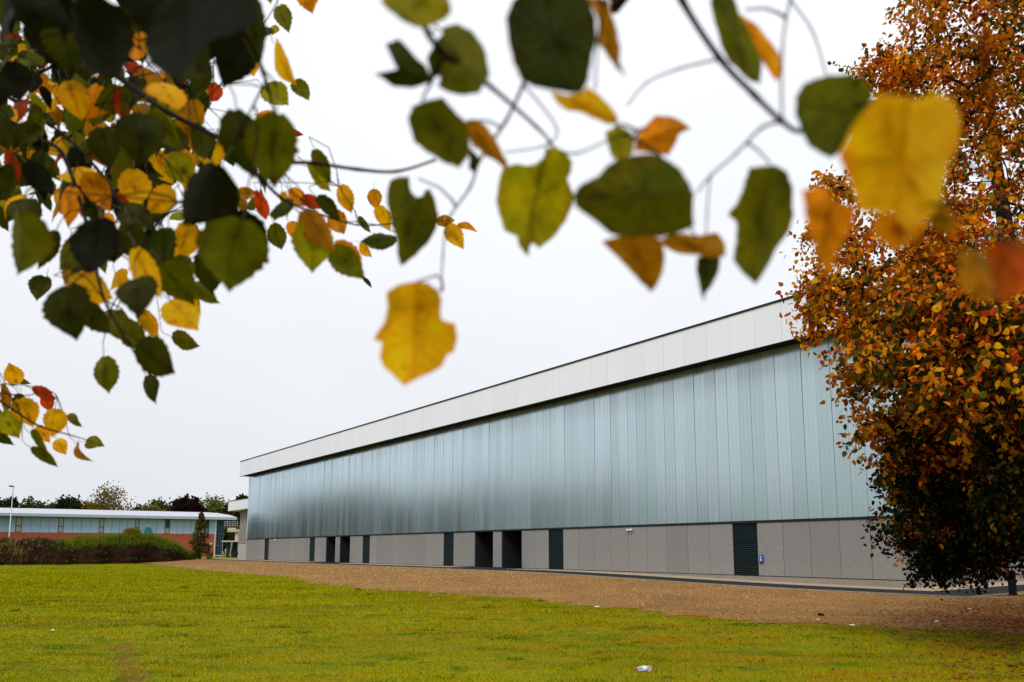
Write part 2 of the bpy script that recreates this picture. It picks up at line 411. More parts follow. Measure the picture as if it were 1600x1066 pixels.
o = g.build('gravel_ground', M['gravel']); o['kind'] = 'structure'; o['label'] = 'ochre brown gravel yard between lawn and hall'; o['category'] = 'gravel'

ps = list(np.arange(-1.8, 97, .5))
mg = sheet('m', ps, -.3, 1.98, 3, .020, None); mg = sheet('m', [-1.8, -1.2, -.6, .0], -40., -.3, 30, .020, None, mg)
o = mg.build('chipping_margin', M['margin']); o['kind'] = 'structure'
pa = sheet('p', [-4.2, -3.6, -3, -2.4] + ps, 2.0, 4.75, 3, .030, None)
pa = sheet('p', [-4.2, -3.6, -3, -2.4, -1.82], -40., 2.0, 30, .030, None, pa)
for a, b in ((25.6, 32.4), (53.3, 60.2)): pa = sheet('p', list(np.linspace(a, b, 12)), -.3, 2.0, 3, .030, None, pa)
o = pa.build('asphalt_path', M['asphalt']); o['kind'] = 'structure'
def edging(name, pts, w, h):
    mb = MB()
    for (a, b) in zip(pts[:-1], pts[1:]):
        (s0, o0), (s1, o1) = a, b
        ln = math.hypot(s1 - s0, o1 - o0); nx, ny = -(o1 - o0) / ln * w / 2, (s1 - s0) / ln * w / 2
        vs = []
        for s, f in ((s0, o0), (s1, o1)):
            for sg in (-1, 1):
                for z in (-.1, h):
                    vs.append(W(s + nx * sg, f + ny * sg, float(hgt(s, f)) + z))
        mb.add(vs, [(0, 1, 3, 2), (4, 6, 7, 5), (1, 5, 7, 3), (0, 4, 5, 1), (2, 3, 7, 6), (0, 2, 6, 4)])
    o = mb.build(name, M['kerb']); o['kind'] = 'structure'
edging('kerb', [(s, 4.78) for s in np.arange(-4.2, 96, 1.)], .06, .055)
edging('kerb', [(-4.23, f) for f in np.arange(4.78, -40, -1.)], .06, .06)
edging('kerb', [(s, 1.99) for s in np.arange(-1.8, 25.5, 1.)], .05, .05)

# grass blades: denser near the camera, none on the gravel
def blades(count, wmin, wmax):
    wd = wmin * (wmax / wmin) ** NR.random(count)
    x = (NR.random(count) * 2 - 1) * .74 * wd; y = wd
    return x, y
x, y = blades(520000, 8.2, 105)
s_, f_ = so(x, y)
keep = f_ > edge_off(np.clip(s_, -44, 79)) - .9 * NR.random(len(x)) ** 5
keep &= ~((s_ > 79) & (f_ < 14))
x, y = x[keep], y[keep]
nb0 = len(x)
tw = 9.2 * (34 / 9.2) ** NR.random(90); tx = (NR.random(90) * 2 - 1) * .70 * tw        # darker, taller tufts
tn = NR.integers(25, 90, 90); tq = np.repeat(np.arange(90), tn); tr_ = np.repeat(.05 + .22 * NR.random(90) ** 2, tn)
x2 = tx[tq] + NR.normal(size=len(tq)) * tr_ * 1.6; y2 = tw[tq] + NR.normal(size=len(tq)) * tr_
s2, f2_ = so(x2, y2); k2 = f2_ > edge_off(np.clip(s2, -44, 79))
x = np.r_[x, x2[k2]]; y = np.r_[y, y2[k2]]
clump = (np.sin(x * 2.1 + 1.3 * np.sin(y * 1.7)) * np.sin(y * 2.6 + .8 * np.sin(x * 3.1)) + 1) / 2
n_ = len(x); hh = np.where(np.arange(n_) < nb0, 1., 1.7) * (.015 + .022 * NR.random(n_)) * (.7 + .6 * clump) * np.clip(y / 14, .9, 2.2)
ww = (.004 + .005 * NR.random(n_)) * np.clip(y / 9, 1, 5)
an = NR.random(n_) * math.pi * 2; le = (NR.random(n_) - .2) * .9 * hh; la = NR.random(n_) * math.pi * 2
ex, ey = np.cos(an) * ww, np.sin(an) * ww
zb = hgt(*so(x, y)) * 0
V = np.stack([np.c_[x - ex, y - ey, zb - .004], np.c_[x + ex, y + ey, zb - .004], np.c_[x + le * np.cos(la), y + le * np.sin(la), zb + hh]], 1).reshape(-1, 3)
br = (.78 + .44 * NR.random(n_))[:, None] * np.array([1, 1, 1.])
br[nb0:] *= np.array([[.45, .6, .6]]); hh[nb0:] *= 1.0
br *= np.where(NR.random(n_)[:, None] < .12, np.array([[1.5, 1.1, 1.6]]), 1.)
me = tri_mesh('grass', V, np.arange(3 * n_).reshape(-1, 3), M['blade'], np.repeat(br, 3, 0))
o = link('grass', me); tag(o, 'short blades of grass all over the lawn', 'grass', kind='stuff')

# loose stones on the gravel
def pebbles(name, xs, ys, zs, size, cols, mat):
    k = len(xs)
    base = np.array([[1, 0, -.2], [-.5, .87, -.2], [-.5, -.87, -.2], [0, 0, .75]], float)
    a = NR.random(k) * 6.28; ca, sa = np.cos(a), np.sin(a)
    V = np.empty((k, 4, 3)); j = 1 + .5 * (NR.random((k, 4, 1)) - .5)
    b = base[None] * j
    V[..., 0] = xs[:, None] + (b[..., 0] * ca[:, None] - b[..., 1] * sa[:, None]) * size[:, None]
    V[..., 1] = ys[:, None] + (b[..., 0] * sa[:, None] + b[..., 1] * ca[:, None]) * size[:, None]
    V[..., 2] = zs[:, None] + b[..., 2] * size[:, None]
    T = (np.array([[0, 1, 3], [1, 2, 3], [2, 0, 3]])[None] + 4 * np.arange(k)[:, None, None]).reshape(-1, 3)
    return tri_mesh(name, V.reshape(-1, 3), T, mat, np.repeat(cols, 4, 0))
k = 60000
s_ = -14 + 80 * NR.random(k) ** 1.8; t_ = NR.random(k); ob = edge_off(np.clip(s_, -44, 79)); f_ = 4.9 + (ob - .05 - 4.9) * t_
f_ = np.where(s_ < -4.2, -12 + (ob + 12) * t_, f_)
xs = CX + DX * s_ + NX * f_; ys = CYY + DY * s_ + NY * f_
sz = (.010 + .022 * NR.random(k) ** 3) * np.clip(ys / 22, .8, 2)
pal = np.array([[.32, .165, .038], [.21, .10, .022], [.44, .27, .09], [.09, .05, .02], [.33, .18, .06], [.55, .44, .30]])
cc = pal[NR.choice(6, k, p=[.36, .2, .16, .12, .13, .03])] * (.8 + .4 * NR.random((k, 1)))
o = link('gravel_stones', pebbles('gravel_stones', xs, ys, hgt(s_, f_) + .014, sz, cc, M['stone']))
tag(o, 'small loose brown stones scattered over the gravel yard', 'stones', kind='stuff')

# ------------------------------------------------------------------ the long hall
HL, HD = 86.0, 46.0
RZ = math.atan2(DY, DX)                             # local +x runs along the front, local -y ... towards the lawn is +y'
# local frame: x = s, y = -off (so that the frame stays right handed), z up
hall = thing('sports_hall', 'long hall with pale blue glazed upper wall, white fascia and grey cement panels below', 'building', (CX, CYY, 0), RZ)
assert abs(Vector((math.cos(RZ + math.pi / 2), math.sin(RZ + math.pi / 2), 0)).dot(Vector((NX, NY, 0))) - 1) < 1e-3 or True
SG = 1 if Vector((math.cos(RZ + math.pi / 2), math.sin(RZ + math.pi / 2), 0)).dot(Vector((NX, NY, 0))) > 0 else -1
def hb(mb, s0, s1, f0, f1, z0, z1, mi=0):            # box in hall coordinates (s along, f out of the front)
    a, b = sorted((SG * f0, SG * f1)); mb.box(s0, s1, a, b, z0, z1, mi)
Z0, Z1, Z2, ZF0, ZF1 = .34, 3.04, 11.42, 11.42, 13.40
mb = MB(); hb(mb, .25, HL - .25, -HD, -.6, 3.0, 13.0); hb(mb, .25, HL - .25, -HD, -2.6, -.2, 2.99)
mb.build('inner_wall', M['soffit'], hall)
mb = MB(); hb(mb, -1.3, HL + 1.0, -HD - 1, 1.0, 13.02, 13.30); mb.build('roof', M['roofm'], hall)
mb = MB(); hb(mb, -1.28, HL + .98, -HD, .93, 11.46, 11.62); mb.build('soffit', M['soffit'], hall)
mb = MB(); hb(mb, -1.34, HL + 1.04, .96, 1.09, 13.40, 13.50); hb(mb, -1.34, -1.22, -HD, .955, 13.40, 13.50); mb.build('roof_edge_trim', M['trim'], hall)
mb = MB(); hb(mb, -1.26, HL + .96, .90, 1.06, 11.38, 11.419); mb.build('drip_edge', M['soffit'], hall)
# fascia panels
def boxmesh(name, w, d, h, mat, bev=.0):
    mb = MB(); mb.box(0, w, -d / 2, d / 2, 0, h); return mb.mesh(name, mat)
fp = 88.26 / 60
fm = boxmesh('fascia_panel', fp - .012, .08, ZF1 - ZF0 - .002, M['fascia'])
for i in range(60):
    link('fascia_panel', fm, hall, (-1.28 + fp * i, SG * (1.0 + R.uniform(-.003, .003)), ZF0))
for i in range(16):
    o = link('fascia_panel', fm, hall, (-1.28, SG * (.93 - fp * i), ZF0)); o.rotation_euler = (0, 0, -SG * math.pi / 2)
# glazing panels
gp = HL / 120
mb = MB()
pw = gp - .014
for k in range(6):                                     # fluted face
    x0, x1 = pw * k / 6, pw * (k + 1) / 6; b = SG * (.03 if k % 2 else .034)
    mb.add([(x0, b, 0), (x1, b, 0), (x1, b, Z2 - Z1 + .3), (x0, b, Z2 - Z1 + .3)], [(0, 1, 2, 3) if SG < 0 else (3, 2, 1, 0)])
mb.box(0, pw, -.03, .029, 0, Z2 - Z1 + .3)
gmesh = mb.mesh('glazing_panel', M['glass'])
for i in range(120):
    o = link('glazing_panel', gmesh, hall, (gp * i + .007, 0, Z1))
    o.rotation_euler = (math.radians(R.gauss(0, .06)), 0, math.radians(R.gauss(0, .07)))
for i in range(34):
    o = link('glazing_panel', gmesh, hall, (0, SG * (-.06 - gp * i), Z1)); o.rotation_euler = (0, 0, -SG * math.pi / 2)
mb = MB(); hb(mb, -.04, HL + .04, -.2, .06, 2.93, 3.035); hb(mb, -.06, -.045 + .1, -25, -.205, 2.93, 3.035); mb.build('drip_flashing', M['trim'], hall)
mb = MB(); hb(mb, -.05, .0, -.05, .05, 3.04, 11.4); hb(mb, HL, HL + .05, -.05, .05, 3.04, 11.4); mb.build('corner_trim', M['fascia'], hall)
mb = MB()
for k in range(121): hb(mb, gp * k - .006, gp * k + .006, -.1, .010, 3.04, 11.40)
j = mb.build('joint_strips', M['louvre'], hall); j['kind'] = 'stuff'
# lower wall
def cpanel(s0, s1):
    mb = MB(); hb(mb, 0, s1 - s0 - .022, -.02, .02, 0, 2.57)
    mb.build('cement_panel', M['concrete'], hall, loc=(s0 + .011, SG * R.uniform(-.002, .002), Z0))
cm = {}
def run(s0, s1):
    k = max(1, round((s1 - s0) / 1.457)); d = (s1 - s0) / k
    for i in range(k):
        key = round(d, 3)
        if key not in cm:
            mb = MB(); hb(mb, 0, d - .020, -.03, .02, 0, 2.575); cm[key] = mb.mesh('cement_panel', M['concrete'])
        link('cement_panel', cm[key], hall, (s0 + d * i + .010, SG * R.uniform(-.002, .002), Z0))
def louvre(s0, s1, off=0.0, sidewall=False):
    mb = MB(); wd = s1 - s0
    for z0, z1, a, b in ((0, 2.62, 0, .05), (0, 2.62, wd - .05, wd), (2.57, 2.62, .051, wd - .051), (0, .04, .051, wd - .051)): hb(mb, a, b, -.05, .0, z0, z1)
    hb(mb, .05, wd - .05, -.09, -.07, 0, 2.6)
    if sidewall:
        o = mb.build('louvre_door', M['louvre'], hall, loc=(-.0, SG * -s0, .31)); o.rotation_euler = (0, 0, -SG * math.pi / 2)
    else: o = mb.build('louvre_door', M['louvre'], hall, loc=(s0, 0, .31))
    sl = MB()
    for k in range(24):
        z = .06 + k * .104
        vs = [(.052, SG * -.06, z + .07), (wd - .052, SG * -.06, z + .07), (wd - .052, SG * -.008, z), (.052, SG * -.008, z), (.052, SG * -.06, z + .09), (wd - .052, SG * -.06, z + .09), (wd - .052, SG * -.008, z + .02), (.052, SG * -.008, z + .02)]
        sl.add(vs, [(0, 1, 2, 3), (7, 6, 5, 4), (3, 2, 6, 7), (0, 4, 5, 1)])
    q = sl.build('louvre_slats', M['louvre'], o); q['kind'] = 'stuff'
segs = [('p', 0, 7.11), ('l', 7.11, 8.56), ('p', 8.56, 21.72), ('l', 21.72, 23.2), ('p', 23.2, 26.12), ('r', 26.12, 28.5), ('p', 28.5, 29.56), ('r', 29.56, 31.94), ('p', 31.94, 34.9), ('l', 34.9, 36.38),
        ('p', 36.38, 49.56), ('l', 49.56, 51.06), ('p', 51.06, 53.92), ('r', 53.92, 56.34), ('p', 56.34, 57.44), ('r', 57.44, 59.8), ('p', 59.8, 62.8), ('l', 62.8, 64.24), ('p', 64.24, 77.36), ('l', 77.36, 78.88), ('p', 78.88, 86.0)]
for kd, a, b in segs:
    if kd == 'p': run(a, b)
    elif kd == 'l': louvre(a, b)
    if kd != 'r':
        mb = MB(); hb(mb, max(a, .03), b, -.5, -.034, -.2, Z0 + 2.6); mb.build('backing_wall', M['soffit'], hall)
        mb = MB(); hb(mb, a, b, -.033, -.012, -.2, .305); mb.build('block_plinth', M['plinth'], hall)
    else:
        for xx in (b - .045, a + .005):
            mb = MB(); hb(mb, 0, .04, -2.4, -.04, 0, 2.6); mb.build('entrance_reveal', M['reveal'], hall, loc=(xx, 0, .31))
        d = MB(); hb(d, .05, b - a - .05, -2.45, -2.40, 0, 2.6); dr = d.build('entrance_door', M['dark'], hall, loc=(a, 0, .31))
        d = MB(); hb(d, (b - a) / 2 - .02, (b - a) / 2 + .02, -2.399, -2.35, .9, 1.4); d.build('handle', M['steel'], dr)
        d = MB(); hb(d, a, b, -2.4, .0, 2.935, 2.99); d.build('entrance_ceiling', M['soffit'], hall)
mb = MB(); hb(mb, .03, .5, -26, -.5, -.2, Z0 + 2.6); mb.build('backing_wall', M['soffit'], hall)
mb = MB(); hb(mb, .012, .029, -26, -.034, -.2, .305); mb.build('block_plinth', M['plinth'], hall)
# end wall to the right of the corner
def srun(d0, d1):
    k = max(1, round((d1 - d0) / 1.457)); d = (d1 - d0) / k; mb = MB(); hb(mb, 0, d - .02, -.03, .02, 0, 2.575); me = mb.mesh('cement_panel', M['concrete'])
    for i in range(k):
        o = link('cement_panel', me, hall, (0, SG * -(d0 + d * i + .01), Z0)); o.rotation_euler = (0, 0, -SG * math.pi / 2)
srun(.04, 8.24); louvre(8.24, 9.68, sidewall=True); srun(9.68, 24.3)

def hallpt(s, f, z): return Vector(W(s, f, z))
# fittings on the wall
def rot_hall(o): o.rotation_euler = (0, 0, RZ)
sc, _ = 0, 0
def fac_s(px, py, off=0.):
    u = (PCY - py) / F; d = ((px - PCX) / F, CT - ST * u, ST + CT * u)
    ox, oy = CX + NX * off, CYY + NY * off
    t = (ox * NX + oy * NY) / (d[0] * NX + d[1] * NY)
    return (d[0] * t - ox) * DX + (d[1] * t - oy) * DY, EYE + d[2] * t
s0, z0 = fac_s(986, 828.5)
c = thing('security_camera', 'small white dome security camera under the glazing, above the grey panels', 'camera', hallpt(s0, .06, z0), RZ)
mb = MB(); mb.box(-.10, .10, *sorted((SG * -.06, SG * .04)), -.02, .06); mb.build('bracket', M['white'], c)
for dx in (-.13, .13):
    mb = MB(); mb.lathe([(.02, -.07), (.06, -.05), (.075, 0), (.075, .05), (.05, .07)], 14, 0, (dx, SG * .10, .0)); b = mb.build('dome_housing', M['white'], c, True)
    mb = MB(); mb.lathe([(.01, -.082), (.035, -.075), (.045, -.058)], 12, 0, (dx, SG * .10, .0)); mb.build('lens', M['black'], b, True)
for px, py, lab in ((1362, 809, 'small dark bulkhead lamp under the glazing near the building corner'), (431, 843.5, 'small pale bulkhead lamp at the far left end of the hall')):
    s0, z0 = fac_s(px, py)
    c = thing('wall_lamp', lab, 'lamp', hallpt(s0, .04, z0 - .02), RZ)
    mb = MB(); mb.box(-.13, .13, *sorted((0, SG * .06)), -.05, .09); mb.build('back_plate', M['trim' if px > 900 else 'white'], c)
    mb = MB(); mb.box(-.10, .10, *sorted((SG * .061, SG * .15)), -.09, .05); mb.build('diffuser', M['lens' if px < 900 else 'reveal'], c)
s0, z0 = fac_s(1191, 873)
c = thing('call_box', 'blue call box with white symbols on the grey panel beside louvred door', 'call box', hallpt(s0, .022, z0), RZ)
mb = MB(); mb.box(-.11, .11, *sorted((0, SG * .10)), -.17, .17); mb.build('housing', M['blue'], c)
mb = MB(); mb.box(-.03, .03, *sorted((SG * .101, SG * .108)), .04, .11); mb.build('symbol', M['white'], c)
mb = MB(); mb.lathe([(.001, 0), (.045, .0), (.045, .008), (.001, .008)], 14); 
mb.v = [(x, SG * (.1 + z), y - .06) for x, y, z in mb.v]; mb.build('symbol', M['white'], c)
mb = MB(); mb.box(.111, .16, *sorted((0, SG * .07)), -.12, .16); mb.build('side_cover', M['palegrey'], c)
mb = MB(); mb.box(-.05, .05, *sorted((SG * .0, SG * .08)), -.22, -.171); mb.build('cable_gland', M['black'], c)
# blue recycling sacks / bins just inside two of the recesses
for q, (ss, lab) in enumerate(((30.35, 'low blue bin inside the left of the near pair of entrances'), (26.9, 'low blue bin inside the right of the near pair of entrances'))):
    b = thing('blue_bin', lab, 'bin', W(ss + .5, -1.2, float(hgt(26, 0)) + .02), RZ)
    mb = MB(); mb.lathe([(.16, 0), (.19, .42), (.20, .45)], 14); mb.build('tub', M['blue'], b, True)
    mb = MB(); mb.lathe([(.205, .451), (.205, .475), (.12, .52), (.02, .53)], 14); mb.build('lid', M['blue'], b, True)
# bollards
for px, py, lab in ((1537.5, 916, 'black bollard with light head farther back, beside the building'), (1583, 930.5, 'black bollard with light head nearer the viewer, on path edge')):
    gx, gy = ground(px, py)
    b = thing('bollard', lab, 'bollard', (gx, gy, .01), 0, 'light bollards by the path')
    mb = MB(); mb.lathe([(.16, 0), (.16, .02), (.125, .025), (.125, .86)], 20); mb.build('post', M['black'], b, True)
    mb = MB(); mb.lathe([(.10, .861), (.10, .955)], 20); mb.build('lamp_lens', M['lens'], b, True)
    mb = MB(); mb.lathe([(.127, .956), (.127, .985), (.11, 1.0), (.03, 1.005)], 20); mb.build('cap', M['black'], b, True)

# ------------------------------------------------------------------ lower grey wing beyond the far end
GE = fac_s(373, 859, -3)[0] - 86.3
gh = thing('grey_hall', 'lower grey ribbed hall with white fascia beyond the long hall', 'building', W(86.3, -3, 0), RZ)
mb = MB(); hb(mb, 0, GE, -20, -.3, -.1, 7.4); mb.build('wall', M['ribdark'], gh)
k = int(GE / .62)
rm = MB(); hb(rm, 0, .34, -.29, .0, 2.5, 7.39); rm = rm.mesh('rib', M['ribgrey'])
for i in range(k): link('rib', rm, gh, (GE - .36 - i * .62, 0, 0))
mb = MB(); hb(mb, .1, GE + .03, -.31, .05, -.1, 2.45); mb.build('base_wall', M['palegrey'], gh)
mb = MB(); hb(mb, .05, GE + 2.2, -20, 1.2, 7.42, 8.85); mb.build('fascia', M['fascia'], gh)
mb = MB(); hb(mb, .02, GE + 2.25, -20, 1.25, 8.851, 8.95); mb.build('roof_trim', M['trim'], gh)

# ------------------------------------------------------------------ low brick and blue building on the left
WR, WL = 165.0, 146.0
pr, pl = at(337, 859, WR), at(0, 859, WL)
dv = (pl - pr); LBL = dv.length; lrz = math.atan2(dv.y, dv.x)
low = thing('low_building', 'long low building with red brick base, pale blue panels and pale overhanging roof', 'building', (pr.x, pr.y, 0), lrz)
# local x from the right end to the left; towards the viewer is local y * LS
LS = 1 if Vector((math.cos(lrz + math.pi / 2), math.sin(lrz + math.pi / 2))).dot(Vector((-pr.x, -pr.y))) > 0 else -1
def lx(px):                                       # photograph column to position along the front
    d = ((px - PCX) / F, CT + ST * 148 / F)
    t = (pr.x * dv.y - pr.y * dv.x) / (d[0] * dv.y - d[1] * dv.x)
    return ((d[0] * t - pr.x) * dv.x + (d[1] * t - pr.y) * dv.y) / LBL
def lb(mb, x0, x1, f0, f1, z0, z1, mi=0):
    a, b = sorted((LS * f0, LS * f1)); mb.box(x0, x1, a, b, z0, z1, mi)
XE = LBL + 26
mb = MB(); lb(mb, 0, XE, -14, 0, -.3, 5.02); mb.build('brick_wall', M['brick'], low)
mb = MB(); lb(mb, .1, XE, -14, -.12, 5.03, 8.4); mb.build('upper_wall', M['bluefr'], low)
wins = [(-60, -50), (21, 31), (88, 96.5), (152, 160), (208.5, 215.5), (255.5, 263.5), (318, 325)]
edges = []
for a, b in wins: edges.append((lx(b), lx(a)))
cur = 0.0
for a, b in sorted(edges) + [(XE, XE)]:
    k = max(1, round((a - cur) / 1.42)); d = (a - cur) / k
    for i in range(k):
        mb = MB(); lb(mb, cur + d * i + .03, cur + d * (i + 1) - .03, -.11, .03, 5.05, 8.15); mb.build('blue_panel', M['bluepan'], low)
    if a < XE:
        mb = MB(); wd = b - a
        for q in ((a, a + .14, 5.05, 8.15), (b - .14, b, 5.05, 8.15), (a + .141, b - .141, 8.0, 8.15), (a + .141, b - .141, 5.05, 5.2), (a + .141, b - .141, 6.2, 6.42)): lb(mb, q[0], q[1], -.10, .0, q[2], q[3])
        f = mb.build('window', M['bluefr'], low)
        dk = a < lx(250)
        mb = MB(); lb(mb, a + .14, b - .14, -.08, -.05, 6.42, 8.0); mb.build('pane', M['windark' if dk else 'winpane'], f)
        mb = MB(); lb(mb, a + .14, b - .14, -.08, -.05, 5.2, 6.2); mb.build('pane', M['winpane'], f)
    cur = b
# roof: rises from the eave to a low crest, cut back at the right end
mb = MB(); 
prof = [(1.7, 8.75), (-1.0, 9.35), (-5, 9.95), (-9, 10.25), (-15.5, 10.3)]
e0 = [-4.0, -2.8, -.6, 1.4, 2.0]
for i, (f, z) in enumerate(prof): mb.v += [(e0[i], LS * f, z), (XE, LS * f, z)]
for i in range(len(prof) - 1): mb.f.append((2 * i, 2 * i + 1, 2 * i + 3, 2 * i + 2)); mb.m.append(0)
mb.add([(e0[i], LS * f, z) for i, (f, z) in enumerate(prof)] + [(e0[0], LS * 1.7, 8.72), (2, LS * -15.5, 8.72)], [(0, 1, 2, 3, 4, 6, 5)])
mb.build('roof', M['roofm'], low)
mb = MB(); lb(mb, -3.95, XE, 1.3, 1.68, 8.2, 8.74); mb.build('gutter_fascia', M['eave'], low)
mb = MB(); lb(mb, -3.6, XE, -1, 1.29, 8.42, 8.5); mb.build('soffit', M['bluefr'], low)
# glazed corner with teal mullions and a white downpipe
mb = MB(); lb(mb, -1.5, -.05, -8, -.25, -.2, 8.3); gcorner = mb.build('glazed_corner', M['windark'], low)
for xx in (-1.5, -1.05, -.6, -.12):
    mb = MB(); lb(mb, xx, xx + .12, -.24, -.1, -.2, 8.3); mb.build('mullion', M['bluefr'], gcorner)
for zz in (2.4, 5.0, 8.0):
    mb = MB(); lb(mb, -1.5, 0, -.09, -.02, zz, zz + .14); mb.build('transom', M['bluefr'], gcorner)
mb = MB(); lb(mb, .2, .38, .02, .16, -.2, 8.1); mb.build('downpipe', M['white'], low)
a = lx(229.5)
mb = MB(); mb.lathe([(.02, 0), (.75, .0), (.75, .25), (.6, .32)], 14); mb.v = [(a + x, LS * (.05 + z), 5.6 + y) for x, y, z in mb.v]; mb.build('alarm_box', M['teal'], low)
mb = MB(); mb.lathe([(.02, 0), (.28, .0), (.25, .2), (.05, .3)], 12); mb.v = [(a + x, LS * (.05 + z), 6.7 + y) for x, y, z in mb.v]; mb.build('wall_light', M['white'], low)
a = lx(328.7)
mb = MB(); mb.lathe([(.02, 0), (.30, .0), (.27, .15), (.05, .2)], 12); mb.v = [(a + x, LS * (.02 + z), 2.9 + y) for x, y, z in mb.v]; mb.build('alarm_bell', M['white'], low)

# outside stair and balcony block in the gap between the buildings
b0 = at(360, 869, 150.0)
st = thing('stair_block', 'cream outside stair and balcony with dark undercroft between the two buildings', 'stairs', (b0.x, b0.y, -.1))
mpp = 150 / F
def gz(py): return EYE + (859 - py) * mpp
def gx(px): return (px - 360) * mpp
def sb(nm, x0, x1, y0, y1, f0, f1, mt, par=st):
    mb = MB(); mb.box(gx(x0), gx(x1), f0, f1, gz(y1) + .1, gz(y0) + .1); return mb.build(nm, M[mt], par)
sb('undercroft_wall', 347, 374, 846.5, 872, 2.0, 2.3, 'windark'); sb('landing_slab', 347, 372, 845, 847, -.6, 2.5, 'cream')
sb('back_wall', 348, 374, 823, 844.8, 2.6, 2.9, 'soffit'); sb('parapet', 355, 368, 825, 829, -.5, -.2, 'cream'); sb('parapet', 366, 371.5, 827, 845, -.1, .2, 'cream')
sb('landing_slab', 355, 371, 829.3, 831.5, -.6, 1.6, 'cream')
for xx in (347.5, 361, 372): sb('post', xx, xx + .8, 846.8, 873, -.4, -.25, 'steel')
for yy in (815, 818, 821): sb('handrail', 349, 371, yy, yy + .7, -.5, -.42, 'steel')
for xx in range(350, 372, 4): sb('baluster', xx, xx + .5, 815, 824.5, -.49, -.43, 'steel')
mb = MB(); mb.tube([(gx(363), -.4, gz(847)), (gx(360), -.4, gz(868))], .14, 6); mb.build('brace', M['steel'], st)
sb('sign_panel', 352, 359, 849, 853, 1.9, 1.98, 'reveal')
# low slab bench and a litter bin on the far strip of grass
c0 = ground(336, 871.2)
bn = thing('slab_bench', 'pale concrete slab bench on grass beyond the soil mound', 'bench', (c0[0], c0[1], 0))
mb = MB(); mb.box(-1.9, 1.9, -.5, .5, .30, .48); mb.build('slab', M['cream'], bn)
for xx in (-1.4, 1.1):
    mb = MB(); mb.box(xx, xx + .3, -.4, .4, -.02, .299); mb.build('support', M['palegrey'], bn)
c0 = ground(368.5, 872.3)
bn = thing('litter_bin', 'dark green litter bin on a post at the far end of hall', 'bin', (c0[0], c0[1], 0))
mb = MB(); mb.tube([(0, 0, -.05), (0, 0, .6)], .06, 8); mb.build('post', M['black'], bn)
mb = MB(); mb.lathe([(.28, .55), (.36, .65), (.36, 1.2), (.3, 1.25)], 14); mb.build('basket', M['louvre'], bn, True)
# lamp post
bp = at(12.5, 859, 104.0)
lp = thing('lamp_post', 'tall slim grey lamp post rising behind the soil mound', 'lamp post', (bp.x, bp.y, 0))
ztop = 10.4
mb = MB(); mb.lathe([(.14, -.1), (.12, 1.5), (.075, 1.6), (.055, ztop)], 10); mb.build('pole', M['steel'], lp, True)
mb = MB(); mb.tube([(-.55, 0, ztop + .05), (.25, 0, ztop + .02)], .04, 6); mb.build('arm', M['steel'], lp)
mb = MB(); mb.box(-.6, -.05, -.14, .14, ztop + .08, ztop + .2); h = mb.build('lamp_head', M['trim'], lp)
mb = MB(); mb.box(-.52, -.1, -.1, .1, ztop + .06, ztop + .079); mb.build('lens', M['lens'], h)

# ------------------------------------------------------------------ soil mound with weeds
def nz2(x, y): return (np.sin(x * .9 + 2 * np.sin(y * .5)) * np.cos(y * .8 + x * .35) + .5 * np.sin(x * 2.3 + y * 1.4) * np.cos(y * 2.7 - x) + .28 * np.sin(x * 5.1 - y * 3.3) * np.sin(y * 6 + x * 2))
us = np.linspace(-330, 322, 260); ts = np.linspace(0, 1, 50)
U_, T = np.meshgrid(us, ts, indexing='ij')
depth = 13.0
def mound_xy(u, t):
    fd = np.interp(u, [-330, 0, 100, 200, 305, 322], [66, 76, 79, 84, 97, 104]) + .7 * np.sin(u * .11) + .5 * np.sin(u * .043)
    dd = fd + t * depth
    return (u - PCX) / F * dd, dd
X, Y = mound_xy(U_, T)
ridge_py = np.interp(U_, [-330, 0, 30, 60, 80, 100, 130, 180, 210, 240, 270, 290, 305, 322], [838, 845, 844, 843, 848, 849, 846, 841, 839, 842, 850, 859, 868, 880])
ht = np.maximum(0, EYE + (859 - ridge_py) / F * (Y[:, 20:21]))
prof = np.interp(T, [0, .05, .16, .3, .5, .75, 1], [0, .40, .72, .92, 1.0, .6, 0])
Z = ht * prof * (1 + .06 * nz2(X * .9, Y * .9)) + .15 * nz2(X * 2.3, Y * 2.1) * np.minimum(1, prof * 3) * np.minimum(1, ht) - .03
Z[:, -1] = -.05; Z[:, 0] = -.05
idx = np.arange(X.size).reshape(X.shape)
Q = np.stack([idx[:-1, :-1], idx[1:, :-1], idx[1:, 1:], idx[:-1, 1:]], -1).reshape(-1, 4)
o = link('soil_mound', tri_mesh('soil_mound', np.c_[X.ravel(), Y.ravel(), Z.ravel()], Q, M['soil'], smooth=True))
tag(o, 'long dark brown bank of dug soil before the low building', 'mound', kind='thing')
# weeds: tall grass on the crest, trailing tufts on the face
def weed_patch(k, xr, tr, hr, pal, seed, dens=None):
    g = np.random.default_rng(seed)
    u = g.uniform(*xr, k); t = g.uniform(*tr, k)
    if dens is not None:
        kp = g.random(k) < dens(u, t); u, t = u[kp], t[kp]; k = len(u)
    x, y = mound_xy(u, t)
    i = np.clip(((u + 330) / 652 * 259).astype(int), 0, 259); j = np.clip((t * 49).astype(int), 0, 49)
    z = Z[i, j]
    hh = g.uniform(*hr, k); a = g.random(k) * 6.28; wv = g.uniform(.03, .07, k)
    le = g.uniform(.1, .6, k) * hh; la = g.random(k) * 6.28
    V = np.stack([np.c_[x - np.cos(a) * wv, y - np.sin(a) * wv, z - .05], np.c_[x + np.cos(a) * wv, y + np.sin(a) * wv, z - .05], np.c_[x + le * np.cos(la), y + le * np.sin(la), z + hh]], 1).reshape(-1, 3)
    c = np.array(pal)[g.integers(0, len(pal), k)] * g.uniform(.7, 1.3, (k, 1))
    return V, np.repeat(c, 3, 0)
